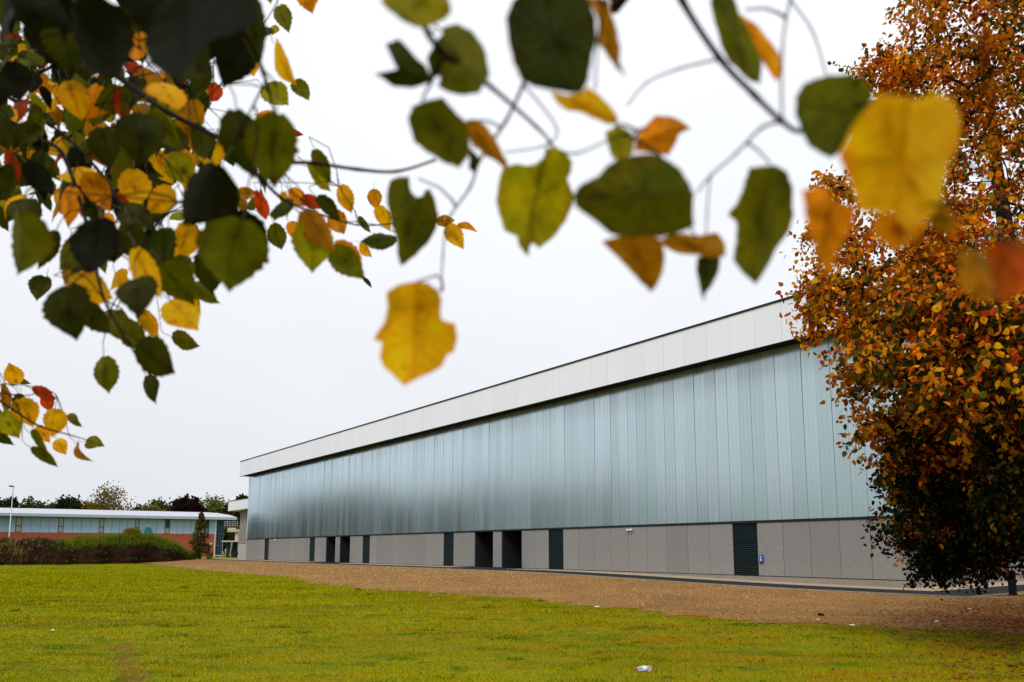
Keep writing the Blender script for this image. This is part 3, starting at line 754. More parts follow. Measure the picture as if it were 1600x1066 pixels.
GR = [(.14, .20, .012), (.10, .16, .010), (.20, .22, .015), (.26, .23, .02)]; DG = [(.03, .05, .010), (.05, .07, .012), (.02, .032, .008)]
DRY = [(.26, .16, .05), (.15, .085, .025), (.36, .25, .10), (.05, .06, .012)]
hump = lambda u, t: np.interp(u, [95, 140, 170, 240, 270, 300], [.1, .8, 1, .9, .4, .1])
patch = lambda u, t: .15 + .7 * (nz2(u * .13, t * 14) > .15)
parts = [weed_patch(17000, (95, 300), (.30, .65), (.3, .75), GR, 1, hump), weed_patch(9000, (110, 300), (.15, .32), (.2, .5), GR + DG[:2], 12, hump), weed_patch(6000, (95, 305), (.12, .2), (.15, .4), DG + GR[:1], 2, patch),
         weed_patch(8000, (-250, 110), (.14, .6), (.12, .45), DRY + DG, 3, patch), weed_patch(5000, (-250, 62), (.02, .2), (.15, .6), DRY, 4, patch), weed_patch(1200, (60, 310), (.0, .2), (.08, .3), DG + DRY[:2], 5, patch),
         weed_patch(3500, (60, 105), (.1, .5), (.2, .6), DG, 8, hump), weed_patch(2200, (200, 219), (.38, .55), (.8, 1.25), [(.22, .17, .012), (.17, .16, .015)], 6), weed_patch(1500, (-250, 300), (.0, .03), (.1, .3), GR, 9)]
V = np.concatenate([p_[0] for p_ in parts]); cc = np.concatenate([p_[1] for p_ in parts])
o = link('weeds', tri_mesh('weeds', V, np.arange(len(V)).reshape(-1, 3), M['foliage'], cc)); tag(o, 'tall green and dry weeds growing over the soil bank', 'weeds', kind='stuff')
def lump(name, loc, r, mat, seed, flat=.6):
    import bmesh
    bm = bmesh.new(); bmesh.ops.create_icosphere(bm, subdivisions=2, radius=1); rr = random.Random(seed)
    ax = [Vector((rr.gauss(0, 1), rr.gauss(0, 1), rr.gauss(0, 1))).normalized() for _ in range(6)]; dd = [rr.uniform(.55, .9) for _ in ax]
    for v in bm.verts:
        for a, d in zip(ax, dd):
            e = v.co.dot(a)
            if e > d: v.co -= a * (e - d)
        v.co = Vector((v.co.x * r, v.co.y * r * rr.uniform(.95, 1.05), v.co.z * r * flat))
    me = bpy.data.meshes.new(name); bm.to_mesh(me); bm.free(); me.materials.append(mat)
    o = link(name, me, None, loc); o.rotation_euler = (0, 0, rr.random() * 6); return o
for i, (px, py, r) in enumerate(((60, 880.5, .5), (66, 881.2, .42), (72, 881.8, .45), (77, 882.6, .3))):
    gx_, gy_ = ground(px, py); o = lump('rubble_lump', (gx_, gy_ - .2, r * .25), r, M['rubble'], i + 3)
    tag(o, ('leftmost of the pale rubble lumps at the foot of the soil bank', 'second from left of the pale rubble lumps at the soil bank foot', 'third from left of the pale rubble lumps at the soil bank foot', 'rightmost, smallest pale rubble lump at the foot of the soil bank')[i], 'rubble', 'rubble at the foot of the bank')

# ------------------------------------------------------------------ trees
def leaf_cloud(P, U, size, col, aspect=.75, seed=0, droop=.5):
    """folded kite leaves: P centres, U outward hint, size (n,), col (n,3)"""
    g = np.random.default_rng(seed); k = len(P)
    d = g.normal(size=(k, 3)) + U * .6; d[:, 2] -= droop; d /= np.linalg.norm(d, axis=1)[:, None]
    q = g.normal(size=(k, 3)); sdv = np.cross(d, q); sdv /= np.linalg.norm(sdv, axis=1)[:, None] + 1e-9
    nn = np.cross(sdv, d)
    L_ = size[:, None]; fold = g.uniform(-.05, .22, (k, 1)) * L_
    bend = nn * L_ * g.uniform(-.12, .12, (k, 1))
    a1, a2 = P + d * L_ * .28, P + d * L_ * .66
    w1, w2 = sdv * L_ * aspect * .47, sdv * L_ * aspect * .36
    V = np.stack([P, a1 + w1 + nn * fold, a2 + w2 + nn * fold * .8 + bend * .6, P + d * L_ + bend, a2 - w2 + nn * fold * .8 + bend * .6, a1 - w1 + nn * fold], 1).reshape(-1, 3)
    b = 6 * np.arange(k)[:, None]
    T = np.stack([b + np.array([[0, 1, 2, 3]]), b + np.array([[0, 3, 4, 5]])], 1).reshape(-1, 4)
    return V, T, np.repeat(col, 6, 0)
def skeleton(mb, trunk, rad, clumps, seed, twig=.010, n=5):
    """join every clump centre to the nearest point already on the tree"""
    rr = random.Random(seed)
    nodes_ = [Vector(p) for p in trunk]; par = [max(0, i - 1) for i in range(len(trunk))]; ntr = len(trunk)
    axis = nodes_[len(nodes_) // 2]
    A = np.array([tuple(p) for p in nodes_])
    order = sorted(range(len(clumps)), key=lambda i: min((Vector(clumps[i]) - p).length for p in nodes_[:ntr]))
    pts = list(nodes_)
    for i in order:
        c_ = np.array(clumps[i]); Aq = np.array([tuple(p) for p in pts])
        d_ = np.linalg.norm(Aq - c_, axis=1) + np.maximum(0, Aq[:, 2] - c_[2]) * .35
        d_[0] += 3
        j = int(np.argmin(d_)); a = pts[j]; b = Vector(clumps[i])
        m_ = (a + b) / 2 + Vector((rr.gauss(0, .06), rr.gauss(0, .06), .05 + rr.gauss(0, .05))) * (b - a).length
        pts.append(m_); par.append(j); pts.append(b); par.append(len(pts) - 2)
    w_ = [1.0] * len(pts)
    for i in range(len(pts) - 1, ntr - 1, -1): w_[par[i]] += w_[i] * .9
    for i in range(ntr, len(pts)):
        r1 = twig * max(1, w_[i]) ** .46; r0 = min(twig * max(1, w_[par[i]]) ** .46, r1 * 1.7)
        if par[i] < ntr: r0 = min(r1 * 1.35, rad[par[i]] * .8)
        mb.tube([pts[par[i]], pts[i]], [r0, r1], n, cap=False)
def far_tree(name, label, cx, cy, base_z, top, rx, ry, bottom, pal, seed, nclump=60, per=45, size=.42, thin=0., group=None, cat='tree', cone=False):
    g = np.random.default_rng(seed)
    t = thing(name, label, cat, (cx, cy, base_z), 0, group)
    zc = (top + bottom) / 2; rz = (top - bottom) / 2
    cl = []
    lob = g.normal(size=(9, 3)); lob /= np.linalg.norm(lob, axis=1)[:, None]; lam = g.uniform(-.25, .18, 9)
    while len(cl) < nclump:
        v = g.normal(size=3); v /= np.linalg.norm(v); r = g.random() ** (.45)
        k = 1 + sum(l * max(0, v @ q) ** 6 for l, q in zip(lam, lob))
        if cone:
            hh = g.random(); rr_ = (1 - hh) ** .9 * g.random() ** .5; an = g.random() * 6.28
            cl.append((rx * rr_ * math.cos(an), ry * rr_ * math.sin(an), bottom + hh * (top - bottom)))
        else: cl.append((v[0] * rx * r * k, v[1] * ry * r * k, zc + v[2] * rz * r * k))
    mb = MB(); tr = [(0, 0, -.3), (0.02 * top, 0, bottom * .6), (0, .02 * top, zc), (0, 0, top * .93)]
    rt = max(.12, top * .018); rd = [rt * 1.3, rt, rt * .6, rt * .12]
    mb.tube(tr, rd, 7); mb.build('trunk', M['bark'], t, True)
    mb = MB(); skeleton(mb, tr, rd, cl, seed, twig=.022, n=3); mb.build('limbs', M['bark'], t)['kind'] = 'stuff'
    C_ = np.array(cl); k = nclump * per
    P = np.repeat(C_, per, 0) + g.normal(size=(k, 3)) * np.array([rx, ry, rz]) * (.13 if not cone else .07) 
    if thin: kp = g.random(k) > thin; P = P[kp]; k = len(P)
    U = P - np.array([0, 0, zc]); U /= np.linalg.norm(U, axis=1)[:, None] + 1e-6
    tone = np.repeat(g.uniform(.75, 1.25, nclump), per)[:len(P)] if not thin else g.uniform(.75, 1.25, k)
    c = np.array(pal)[g.integers(0, len(pal), k)] * g.uniform(.75, 1.25, (k, 1)) * tone[:, None]
    V, T, cc = leaf_cloud(P, U, g.uniform(.7, 1.3, k) * size, c, .8, seed)
    q = link('crown', tri_mesh('crown', V, T, M['foliage'], cc), t); q['kind'] = 'stuff'
    return t
DARKG = [(.022, .035, .010), (.03, .045, .012), (.045, .055, .014)]
MIDG = [(.06, .085, .015), (.085, .10, .018), (.045, .065, .014)]
YEL = [(.22, .17, .02), (.16, .13, .02), (.10, .095, .018), (.19, .11, .015)]
YGR = [(.17, .18, .03), (.22, .21, .035), (.11, .13, .02)]
PURP = [(.028, .012, .012), (.045, .018, .015), (.02, .012, .010)]
bgt = [  # px centre, py top, half width px, distance, palette, thinness, name, label
    (5, 782, 26, 190, DARKG, 0, 'dark green tree top behind the roof at the left picture edge'),
    (50, 786, 34, 200, MIDG, 0, 'low mid green tree just right of the lamp post'),
    (104, 778, 28, 195, DARKG, 0, 'round dark green tree between lamp post and the golden tree'),
    (138, 785, 24, 200, YEL, .2, 'small olive tree at the left foot of the golden tree'),
    (172, 760, 38, 188, YEL, .45, 'tall thin golden tree, the highest behind the low building'),
    (222, 790, 14, 210, DARKG, 0, 'small dark pointed tree right of the golden tree'),
    (248, 784, 28, 215, MIDG, .1, 'broad light green tree left of the purple tree'),
    (240, 794, 30, 200, YGR, .1, 'low yellow green tree in front of the light green one'),
    (291, 775, 21, 192, PURP, 0, 'round dark purple tree above the roof'),
    (330, 774, 26, 198, YGR, .3, 'pale yellow green tree right of the purple tree'),
    (356, 789, 16, 196, DARKG + YEL[:1], .1, 'dark tree in the gap between the two buildings'),
    (350, 822, 17, 190, DARKG + MIDG, 0, 'low dark bushy tree behind the outside stair'),
    (377, 774, 9, 205, DARKG, 0, 'small dark tree top above the grey hall'),
]
for i, (px, py, hw, wd, pal, thin, lab) in enumerate(bgt):
    q = at(px, 859, wd); mpp = wd / F
    top = EYE + (859 - py) * mpp; rx = hw * mpp
    far_tree('background_tree', lab, q.x, q.y, 0, top, rx, rx * .8, max(1.5, top - 2.6 * rx), pal, 100 + i, 120 if hw > 20 else 70, 60, .75 if thin < .3 else .5, thin * .8, 'trees behind the low building')
q = at(312, 859, 103.5)
far_tree('conifer', 'young narrow conifer standing at the right end of soil bank', q.x, q.y, 0, EYE + 54 * 103.5 / F, 1.9, 1.8, .5, [(.10, .11, .02), (.15, .14, .02), (.06, .07, .018), (.16, .09, .02)], 77, 130, 26, .24, 0, None, 'tree', True)
# trees beyond the left edge of the picture, mirrored in the glazing
MIRG = [(.05, .10, .03), (.035, .075, .022), (.07, .11, .03)]
rt = [(-95, 58, 14.5, 6.5), (-84, 72, 13, 6), (-106, 88, 16, 7.5), (-104, 42, 13, 6), (-84, 46, 8, 4.5), (-118, 70, 17, 8), (-122, 22, 13, 7), (-135, 2, 12, 8), (-140, -18, 10, 7), (-96, 98, 12.5, 6), (-122, 106, 16, 8), (-92, 84, 13, 6), (-108, 58, 15, 7), (-110, 30, 10, 5), (-102, 131, 14, 6.5), (-112, 122, 16, 7), (-106, 112, 14, 6.5), (-120, 138, 16, 7.5), (-100, 74, 14, 6.5)]
for i, (x_, y_, top, r_) in enumerate(rt):
    far_tree('lawn_side_tree', 'broad green tree left of the lawn, seen only mirrored in the glazing', x_, y_, 0, top, r_, r_, top * .10, MIRG, 300 + i, 80, 45, 1.0, 0, 'trees left of the lawn')

# ---- big autumn tree on the right
tb = at(1655, 859, 16.5)
at_ = thing('autumn_tree', 'big tree with orange and rust autumn leaves at the right picture edge', 'tree', (tb.x, tb.y, 0))
org = np.array([tb.x, tb.y, 0])
ell = [  # px, py, distance, horizontal radius px, vertical radius px, clumps, zone
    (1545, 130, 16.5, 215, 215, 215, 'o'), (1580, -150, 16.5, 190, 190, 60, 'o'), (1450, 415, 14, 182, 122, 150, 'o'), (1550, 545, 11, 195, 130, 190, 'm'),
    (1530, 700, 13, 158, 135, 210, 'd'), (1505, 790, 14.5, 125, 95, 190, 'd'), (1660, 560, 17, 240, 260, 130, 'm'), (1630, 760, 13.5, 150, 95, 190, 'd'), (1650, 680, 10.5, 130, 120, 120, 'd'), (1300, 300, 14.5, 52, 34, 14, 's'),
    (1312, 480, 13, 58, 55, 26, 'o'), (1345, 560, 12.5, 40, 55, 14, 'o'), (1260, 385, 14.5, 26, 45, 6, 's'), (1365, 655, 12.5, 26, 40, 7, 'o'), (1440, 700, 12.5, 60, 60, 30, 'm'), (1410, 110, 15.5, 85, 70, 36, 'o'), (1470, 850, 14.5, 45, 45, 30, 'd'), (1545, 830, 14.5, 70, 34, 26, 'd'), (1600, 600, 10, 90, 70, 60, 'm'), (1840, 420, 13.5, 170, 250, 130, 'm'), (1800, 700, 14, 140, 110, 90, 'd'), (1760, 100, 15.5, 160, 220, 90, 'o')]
OR = np.array([(.78, .26, .006), (.70, .17, .005), (.50, .075, .005), (.90, .42, .010), (.46, .22, .006), (.13, .11, .006), (.06, .062, .005), (.33, .042, .005)])
MI = np.array([(.76, .24, .006), (.58, .11, .005), (.84, .36, .010), (.11, .09, .005), (.045, .05, .004), (.020, .024, .003), (.34, .05, .005)])
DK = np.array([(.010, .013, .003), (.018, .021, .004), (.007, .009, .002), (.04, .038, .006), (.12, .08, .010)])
g = np.random.default_rng(5)
cl = []; zone = []
for px, py, wd, hr, vr, k, zn in ell:
    for _ in range(k):
        v = g.normal(size=3); v /= np.linalg.norm(v); r = g.random() ** .4
        p_ = at(px + v[0] * r * hr, py + v[1] * r * vr, wd + v[2] * r * hr * wd / F * .8)
        if p_.z < .75: continue
        cl.append(np.array(p_) - org); zone.append(zn)
cl = np.array(cl)
tr = [(0, 0, -.3), (.05, 0, 1.5), (.0, .1, 3.2), (-.3, .1, 5.5), (-.5, .0, 8), (-.6, .1, 11), (-.5, .2, 14.5)]; rd = [.42, .34, .30, .25, .19, .12, .04]
mb = MB(); mb.tube(tr, rd, 12); mb.build('trunk', M['bark'], at_, True)
mb = MB(); skeleton(mb, tr, rd, [tuple(c_) for c_ in cl], 9, twig=.0075, n=4); mb.build('limbs', M['bark'], at_)
PP = []; UU = []; CC = []; SZ = []
for c_, zn in zip(cl, zone):
    per = {'o': 70, 'm': 88, 'd': 115, 's': 30}[zn]
    # leaves hang along a few twigs of the clump
    nt_ = 6; dirs = g.normal(size=(nt_, 3)); dirs /= np.linalg.norm(dirs, axis=1)[:, None]; dirs[:, 2] -= .25
    k = g.integers(0, nt_, per); tt = g.random(per)[:, None] * {'o': .52, 'm': .46, 'd': .50, 's': .34}[zn]
    P = c_ + dirs[k] * tt + g.normal(size=(per, 3)) * .055
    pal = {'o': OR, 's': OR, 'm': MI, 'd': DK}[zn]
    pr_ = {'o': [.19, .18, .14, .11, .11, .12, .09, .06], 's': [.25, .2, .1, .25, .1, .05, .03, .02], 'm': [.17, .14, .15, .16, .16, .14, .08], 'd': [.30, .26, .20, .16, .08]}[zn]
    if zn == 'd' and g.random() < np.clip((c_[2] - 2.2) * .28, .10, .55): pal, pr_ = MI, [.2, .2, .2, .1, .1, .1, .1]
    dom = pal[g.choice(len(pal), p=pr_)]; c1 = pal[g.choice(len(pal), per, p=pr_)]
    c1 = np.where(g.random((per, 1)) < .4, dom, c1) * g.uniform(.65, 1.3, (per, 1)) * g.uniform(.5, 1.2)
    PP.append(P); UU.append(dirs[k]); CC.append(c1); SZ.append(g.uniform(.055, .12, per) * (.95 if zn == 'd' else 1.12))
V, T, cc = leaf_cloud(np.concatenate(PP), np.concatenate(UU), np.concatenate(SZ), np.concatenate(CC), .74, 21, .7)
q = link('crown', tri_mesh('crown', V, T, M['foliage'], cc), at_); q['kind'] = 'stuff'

# ------------------------------------------------------------------ leaves as single pieces
def leaf_mesh(name, seed, wr=.8, stalk=True):
    rr = random.Random(seed)
    ts = [0, .02, .07, .14, .21, .28, .35, .42, .49, .56, .63, .70, .77, .84, .90, .95, 1.0]
    pw_ = list(np.interp(ts, [0, .03, .12, .25, .4, .55, .7, .83, .93, 1.0], [.0, .17, .34, .44, .47, .42, .31, .17, .05, .0]))
    curl, fold, tw = rr.uniform(-.5, .7), rr.uniform(.05, .55), rr.uniform(-.5, .5)
    asym = rr.uniform(-.06, .06); V = []; UV = []
    for i, (t, h_) in enumerate(zip(ts, pw_)):
        for u in (-1, -.5, 0, .5, 1):
            ser = 1 + ((.05 if i % 2 else -.04) + rr.uniform(-.04, .04) if abs(u) == 1 else 0)
            x = u * h_ * wr * ser + asym * math.sin(t * 3.1); 
            yb = t - (.06 * abs(u) * (1 - t / .25) if t < .25 and i else 0)
            z = fold * (abs(u) ** 1.4) * h_ - curl * (t - .45) ** 2 + tw * u * h_ * (t - .4) + rr.gauss(0, .008)
            V.append((x, yb, z)); UV.append((.5 + u * h_, t))
    Fc = []
    for i in range(len(ts) - 1):
        for j in range(4):
            a = i * 5 + j
            Fc.append((a, a + 1, a + 6, a + 5))
    n0 = len(Fc)
    if stalk:
        b = len(V); pts = [(0, .02, 0.0), (.02, -.18, -.03), (0, -.36, .04)]
        for (x, y, z) in pts:
            for k in range(3): V.append((x + .012 * math.cos(k * 2.1), y, z + .012 * math.sin(k * 2.1))); UV.append((.5, 0))
        for i in range(2):
            for k in range(3): k2 = (k + 1) % 3; Fc.append((b + i * 3 + k, b + i * 3 + k2, b + i * 3 + 3 + k2, b + i * 3 + 3 + k))
    me = bpy.data.meshes.new(name); me.from_pydata(V, [], Fc); me.materials.append(M['leaf']); me.materials.append(M['stalk'])
    uvl = me.uv_layers.new(name='UVMap')
    for l in me.loops: uvl.data[l.index].uv = UV[l.vertex_index]
    me.polygons.foreach_set('material_index', [0] * n0 + [1] * (len(Fc) - n0)); me.polygons.foreach_set('use_smooth', [True] * len(Fc))
    me.update(); return me
LM = {}
def get_leaf(wr):
    k = min((.35, .5, .65, .8, .95), key=lambda q: abs(q - wr)); v = R.randrange(4)
    if (k, v) not in LM: LM[k, v] = leaf_mesh('leaf', int(k * 100) + v * 7, k + .03 * v)
    return LM[k, v]
PAL = dict(K=(.008, .010, .001), D=(.036, .046, .001), O=(.10, .110, .002), G=(.28, .27, .003), Y=(.80, .41, .003), A=(.74, .28, .003), R=(.42, .045, .003), B=(.38, .17, .003), C=(.42, .085, .002))  # K is near-black: shade within the bough put into the leaf colour
def col_of(k):
    c = PAL[k]; j = R.uniform(.82, 1.2); return (c[0] * j * R.uniform(.93, 1.07), c[1] * j, c[2] * j, 1)
def place_leaf(par, origin, px, py, Lpx, ang, wr, ck, real=.078, tilt=28, wd=None):
    """leaf seen at px,py whose blade runs for Lpx towards angle ang (0 right, 90 down)"""
    wd = wd or F * real / Lpx; Lm = Lpx * wd / F
    a = math.radians(ang); d = Vector((math.cos(a), 0, -math.sin(a)))           # in the picture plane
    d = Matrix.Rotation(TH, 3, 'X') @ d
    view = Vector((0, CT, ST)); side = d.cross(view).normalized()
    q = Matrix((side, d, side.cross(d))).transposed()
    rot = q @ Matrix.Rotation(math.radians(R.gauss(0, tilt * .7)), 3, 'Y') @ Matrix.Rotation(math.radians(R.gauss(0, tilt * .5)), 3, 'X')
    if R.random() < .5: rot = rot @ Matrix.Rotation(math.pi, 3, 'Y')
    d2 = rot @ Vector((0, 1, 0))
    p0 = at(px, py, wd) - d2 * Lm * .5
    o = link('leaf', get_leaf(wr), par)
    o.matrix_local = Matrix.Translation(p0 - origin) @ rot.to_4x4() @ Matrix.Scale(Lm, 4)
    o.color = col_of(ck)
    return p0 + (rot @ Vector((0, -.36, .04))) * Lm
# single leaves on the near side of the autumn tree
tor = Vector(org)
for i in range(230):
    px, py, hr, vr, wd = R.choice([(1480, 490, 130, 90, 10.3), (1540, 520, 110, 90, 9.2), (1560, 590, 70, 60, 9.0), (1440, 420, 120, 80, 12.2), (1400, 560, 70, 60, 11.5), (1560, 330, 60, 70, 11), (1310, 500, 55, 45, 12.6)])
    px += R.gauss(0, .45) * hr; py += R.gauss(0, .45) * vr
    if px < 1255: continue
    place_leaf(at_, tor, px, py, R.uniform(.085, .13) * F / wd, R.gauss(80, 45), R.choice((.5, .65, .8)), R.choices('YARBOG', (3, 5, 3, 2, 1, 1))[0], wd=wd * R.uniform(.96, 1.04), tilt=45)

# ------------------------------------------------------------------ overhanging branches close to the camera
oh = thing('overhanging_tree', 'tree whose branches of green and yellow leaves hang into the top foreground', 'tree', (-2.3, -2.2, 0))
oo = Vector((-2.3, -2.2, 0))
mb = MB(); mb.tube([(0, 0, -.3), (.03, .02, .4), (0, .05, 1.6), (.1, .1, 3.0), (.2, .3, 4.6), (.1, .5, 6.5)], [.34, .25, .21, .19, .14, .05], 12); mb.build('trunk', M['bark'], oh, True)
class Branch:
    def __init__(s, paths):
        s.mb = MB(); s.nodes = []; s.ob = link('branch', None, oh) if False else None; s.leaves = []
        for pts, r0, r1, jitter in paths:
            P = [at(*q) if not isinstance(q, Vector) else q for q in pts]; s.path(P, r0, r1)
    def path(s, P, r0, r1, n=6):
        # smooth the polyline
        Q = []
        for i in range(len(P) - 1):
            a, b, c_, d = P[max(i - 1, 0)], P[i], P[i + 1], P[min(i + 2, len(P) - 1)]
            for k in range(5):
                t = k / 5; Q.append(.5 * ((2 * b) + (c_ - a) * t + (2 * a - 5 * b + 4 * c_ - d) * t * t + (3 * b - a - 3 * c_ + d) * t ** 3))
        Q.append(P[-1]); m_ = len(Q)
        rad = [(r0 + (r1 - r0) * i / (m_ - 1)) * (1 + (.22 if i % 5 == 0 else 0)) for i in range(m_)]
        s.mb.tube([q - oo for q in Q], rad, n); s.nodes += Q
    def twig_to(s, p, maxd=.34):
        j = min(s.nodes, key=lambda q: (q - p).length + (0.25 * max(0, p.z - q.z)))
        d = (j - p).length
        if d > maxd or d < .004: return
        mid = (j + p) / 2 + Vector((R.gauss(0, .08), R.gauss(0, .08), .10)) * d
        s.mb.tube([j - oo, (j * .55 + mid * .6 - p * .15) - oo, mid - oo, p - oo], [.0016, .0013, .0011, .0009], 4, cap=False); s.nodes += [mid]
    def done(s):
        s.ob = s.mb.build('branch', M['twig'], oh, True); return s.ob
TRT = oo + Vector((.15, .2, 3.9))
def limb(*pts): return [TRT] + list(pts)
# left bough, several sprays
up = lambda px, py, wd: at(px, py, wd)
left = Branch([
    ([TRT, Vector((-1.9, -.2, 3.9)), Vector((-1.7, .7, 3.7)), up(-120, -160, 1.55)], .03, .011, 0),
    ([up(-120, -160, 1.55), up(-60, -60, 1.5), up(60, 40, 1.5), up(169, 109, 1.45), up(210, 139, 1.4), up(263, 176, 1.3), up(338, 214, 1.2), up(385, 250, 1.1), up(410, 290, 1.05)], .0095, .0018, 0),
    ([up(-120, 60, 1.9), up(0, 143, 1.9), up(56, 179, 1.8), up(105, 216, 1.7), up(150, 262, 1.6), up(190, 320, 1.5), up(240, 390, 1.4), up(262, 440, 1.35)], .0055, .0016, 0),
    ([up(-100, 140, 1.8), up(28, 197, 1.7), up(73, 222, 1.6), up(99, 243, 1.5), up(130, 330, 1.35), up(150, 420, 1.2), up(168, 480, 1.15), up(215, 560, 1.15)], .006, .0013, 0),
    ([up(60, 40, 1.5), up(120, 20, 1.35), up(200, 30, 1.1), up(290, 20, .8), up(370, 40, .75), up(410, 110, .8), up(430, 180, .95)], .005, .0016, 0),
    ([up(338, 214, 1.2), up(420, 250, 1.1), up(490, 255, 1.05), up(560, 265, 1.0), up(620, 268, .95), up(680, 250, .9)], .0032, .0016, 0),
    ([up(385, 250, 1.1), up(440, 310, 1.3), up(500, 335, 1.5), up(560, 352, 1.75), up(610, 350, 1.8), up(690, 345, 1.85)], .003, .001, 0),
    ([up(0, 143, 1.9), up(70, 110, 2.0), up(130, 85, 2.1), up(180, 120, 2.2), up(240, 160, 2.3)], .004, .0012, 0),
    ([up(105, 216, 1.7), up(140, 200, 1.8), up(200, 205, 1.9), up(240, 250, 1.9)], .003, .001, 0),
    ([up(240, 390, 1.4), up(300, 350, 1.3), up(360, 350, 1.15), up(380, 390, 1.05)], .0028, .001, 0),
])
left_l = '''160 70 130 60 .9 K;290 60 200 78 .75 K;335 30 150 100 .8 K;245 15 120 90 .9 K;365 95 90 120 .75 K;52 30 55 80 .6 B;75 60 60 60 .6 O;20 72 40 100 .7 R;263 146 78 72 .75 Y;333 147 36 60 .9 R;
218 218 82 100 .95 D;265 208 75 50 .5 O;328 244 50 105 .8 Y;319 210 45 30 .4 A;319 311 108 120 1 K;266 259 45 50 .7 Y;161 172 36 180 .9 G;165 233 64 85 .8 D;70 140 45 70 .6 A;92 124 48 30 .5 Y;62 128 40 80 .7 R;
25 130 62 80 .8 K;102 150 56 70 .7 D;85 182 42 60 .6 D;55 190 50 90 .7 O;150 130 36 45 .5 Y;172 140 26 90 .8 A;40 222 46 90 .7 D;10 216 42 100 .6 B;45 246 46 80 .5 Y;76 262 50 60 .7 O;20 265 56 70 .45 R;70 268 42 90 .9 Y;
107 323 66 95 .5 A;152 305 62 50 .65 A;190 322 46 60 .6 R;130 322 36 100 .6 A;14 288 56 110 .6 D;40 382 98 102 .95 O;150 390 100 90 .8 K;112 398 62 120 .6 O;215 388 72 70 .6 D;66 453 42 100 .9 D;113 489 90 80 .75 D;
165 498 42 100 .8 O;128 436 56 90 .7 D;212 460 92 78 .65 D;233 429 86 62 .5 Y;263 440 46 80 .6 Y;289 421 52 70 .45 D;285 451 46 95 .8 O;283 493 62 45 .75 Y;237 508 52 75 .7 Y;289 534 48 20 .6 O;210 526 60 50 .6 O;246 562 80 32 .8 D;
165 585 60 82 .65 O;233 607 56 62 .5 D;368 402 112 100 .95 O;389 374 92 48 .6 K;297 372 48 80 .8 G;262 372 34 70 .7 G;385 225 104 70 .65 D;432 238 108 96 .75 O;441 101 72 75 .6 Y;434 152 48 40 .9 G;472 146 42 55 .6 O;416 177 42 20 .7 A;
392 105 36 70 .5 Y;402 55 104 85 .35 D;444 31 46 70 .6 O;428 48 20 95 .8 G;478 -6 52 80 .95 A;463 208 26 10 .5 R;495 281 52 60 .7 G;505 262 56 75 .5 O;500 362 78 50 .6 B;530 350 42 60 .8 B;487 388 78 88 .8 G;547 404 62 45 .6 A;
545 414 72 42 .6 O;540 312 44 75 .7 Y;586 312 30 90 .8 A;602 342 42 75 .7 Y;590 375 56 165 .6 D;570 352 30 50 .4 O;572 392 30 40 .6 Y;574 442 22 50 .4 D;462 365 38 60 .6 A;435 372 44 70 .6 O;410 325 52 70 .4 R;435 322 62 85 .6 D;
445 320 42 80 .4 Y;467 310 42 40 .7 A;490 318 42 30 .5 R;515 328 52 40 .5 D;712 372 46 55 .6 Y;730 356 34 12 .35 A;697 345 30 0 .6 B;310 140 60 120 .5 D;190 260 60 80 .6 O;235 300 56 100 .6 D;200 360 60 60 .7 D;330 370 50 90 .6 O'''
lv = []
for q in left_l.replace('\n', '').split(';'):
    a = q.split(); lv.append((float(a[0]), float(a[1]), float(a[2]), float(a[3]), float(a[4]), a[5]))
cnt = 0
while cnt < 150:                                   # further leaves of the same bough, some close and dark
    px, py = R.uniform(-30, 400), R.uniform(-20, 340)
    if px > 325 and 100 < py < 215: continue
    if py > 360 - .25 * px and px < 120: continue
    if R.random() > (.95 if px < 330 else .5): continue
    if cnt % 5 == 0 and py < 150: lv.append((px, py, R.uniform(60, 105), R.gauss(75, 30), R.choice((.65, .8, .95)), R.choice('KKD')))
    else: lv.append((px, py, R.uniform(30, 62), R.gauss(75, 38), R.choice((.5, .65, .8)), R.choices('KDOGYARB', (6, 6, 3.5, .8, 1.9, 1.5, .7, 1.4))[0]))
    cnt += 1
for _ in range(26):                                # the lower, hanging sprays
    px = R.uniform(60, 330); py = R.uniform(340, 520) - max(0, px - 240) * .5
    lv.append((px, py, R.uniform(40, 75), R.gauss(80, 28), R.choice((.5, .65, .8)), R.choices('KDOYB', (3, 5, 3, 1.2, 1))[0]))
def attach(br, items, **kw):
    pend = []
    ob = link('branch', bpy.data.meshes.new('branch'), oh)
    for it in items:
        p_ = place_leaf(ob, oo, *it, **kw); pend.append(p_)
    for p_ in pend: br.twig_to(p_)
    ob.data = br.mb.mesh('branch', M['twig'], True)
    return ob
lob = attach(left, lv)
lmv = leaf_mesh('leaf', 3, .78, False); n0 = len(lmv.vertices); LV = np.array([tuple(v.co) for v in lmv.vertices]); LT = np.array([tuple(p_.vertices) for p_ in lmv.polygons])
VV = []; TT = []; CV = []; cnt = 0
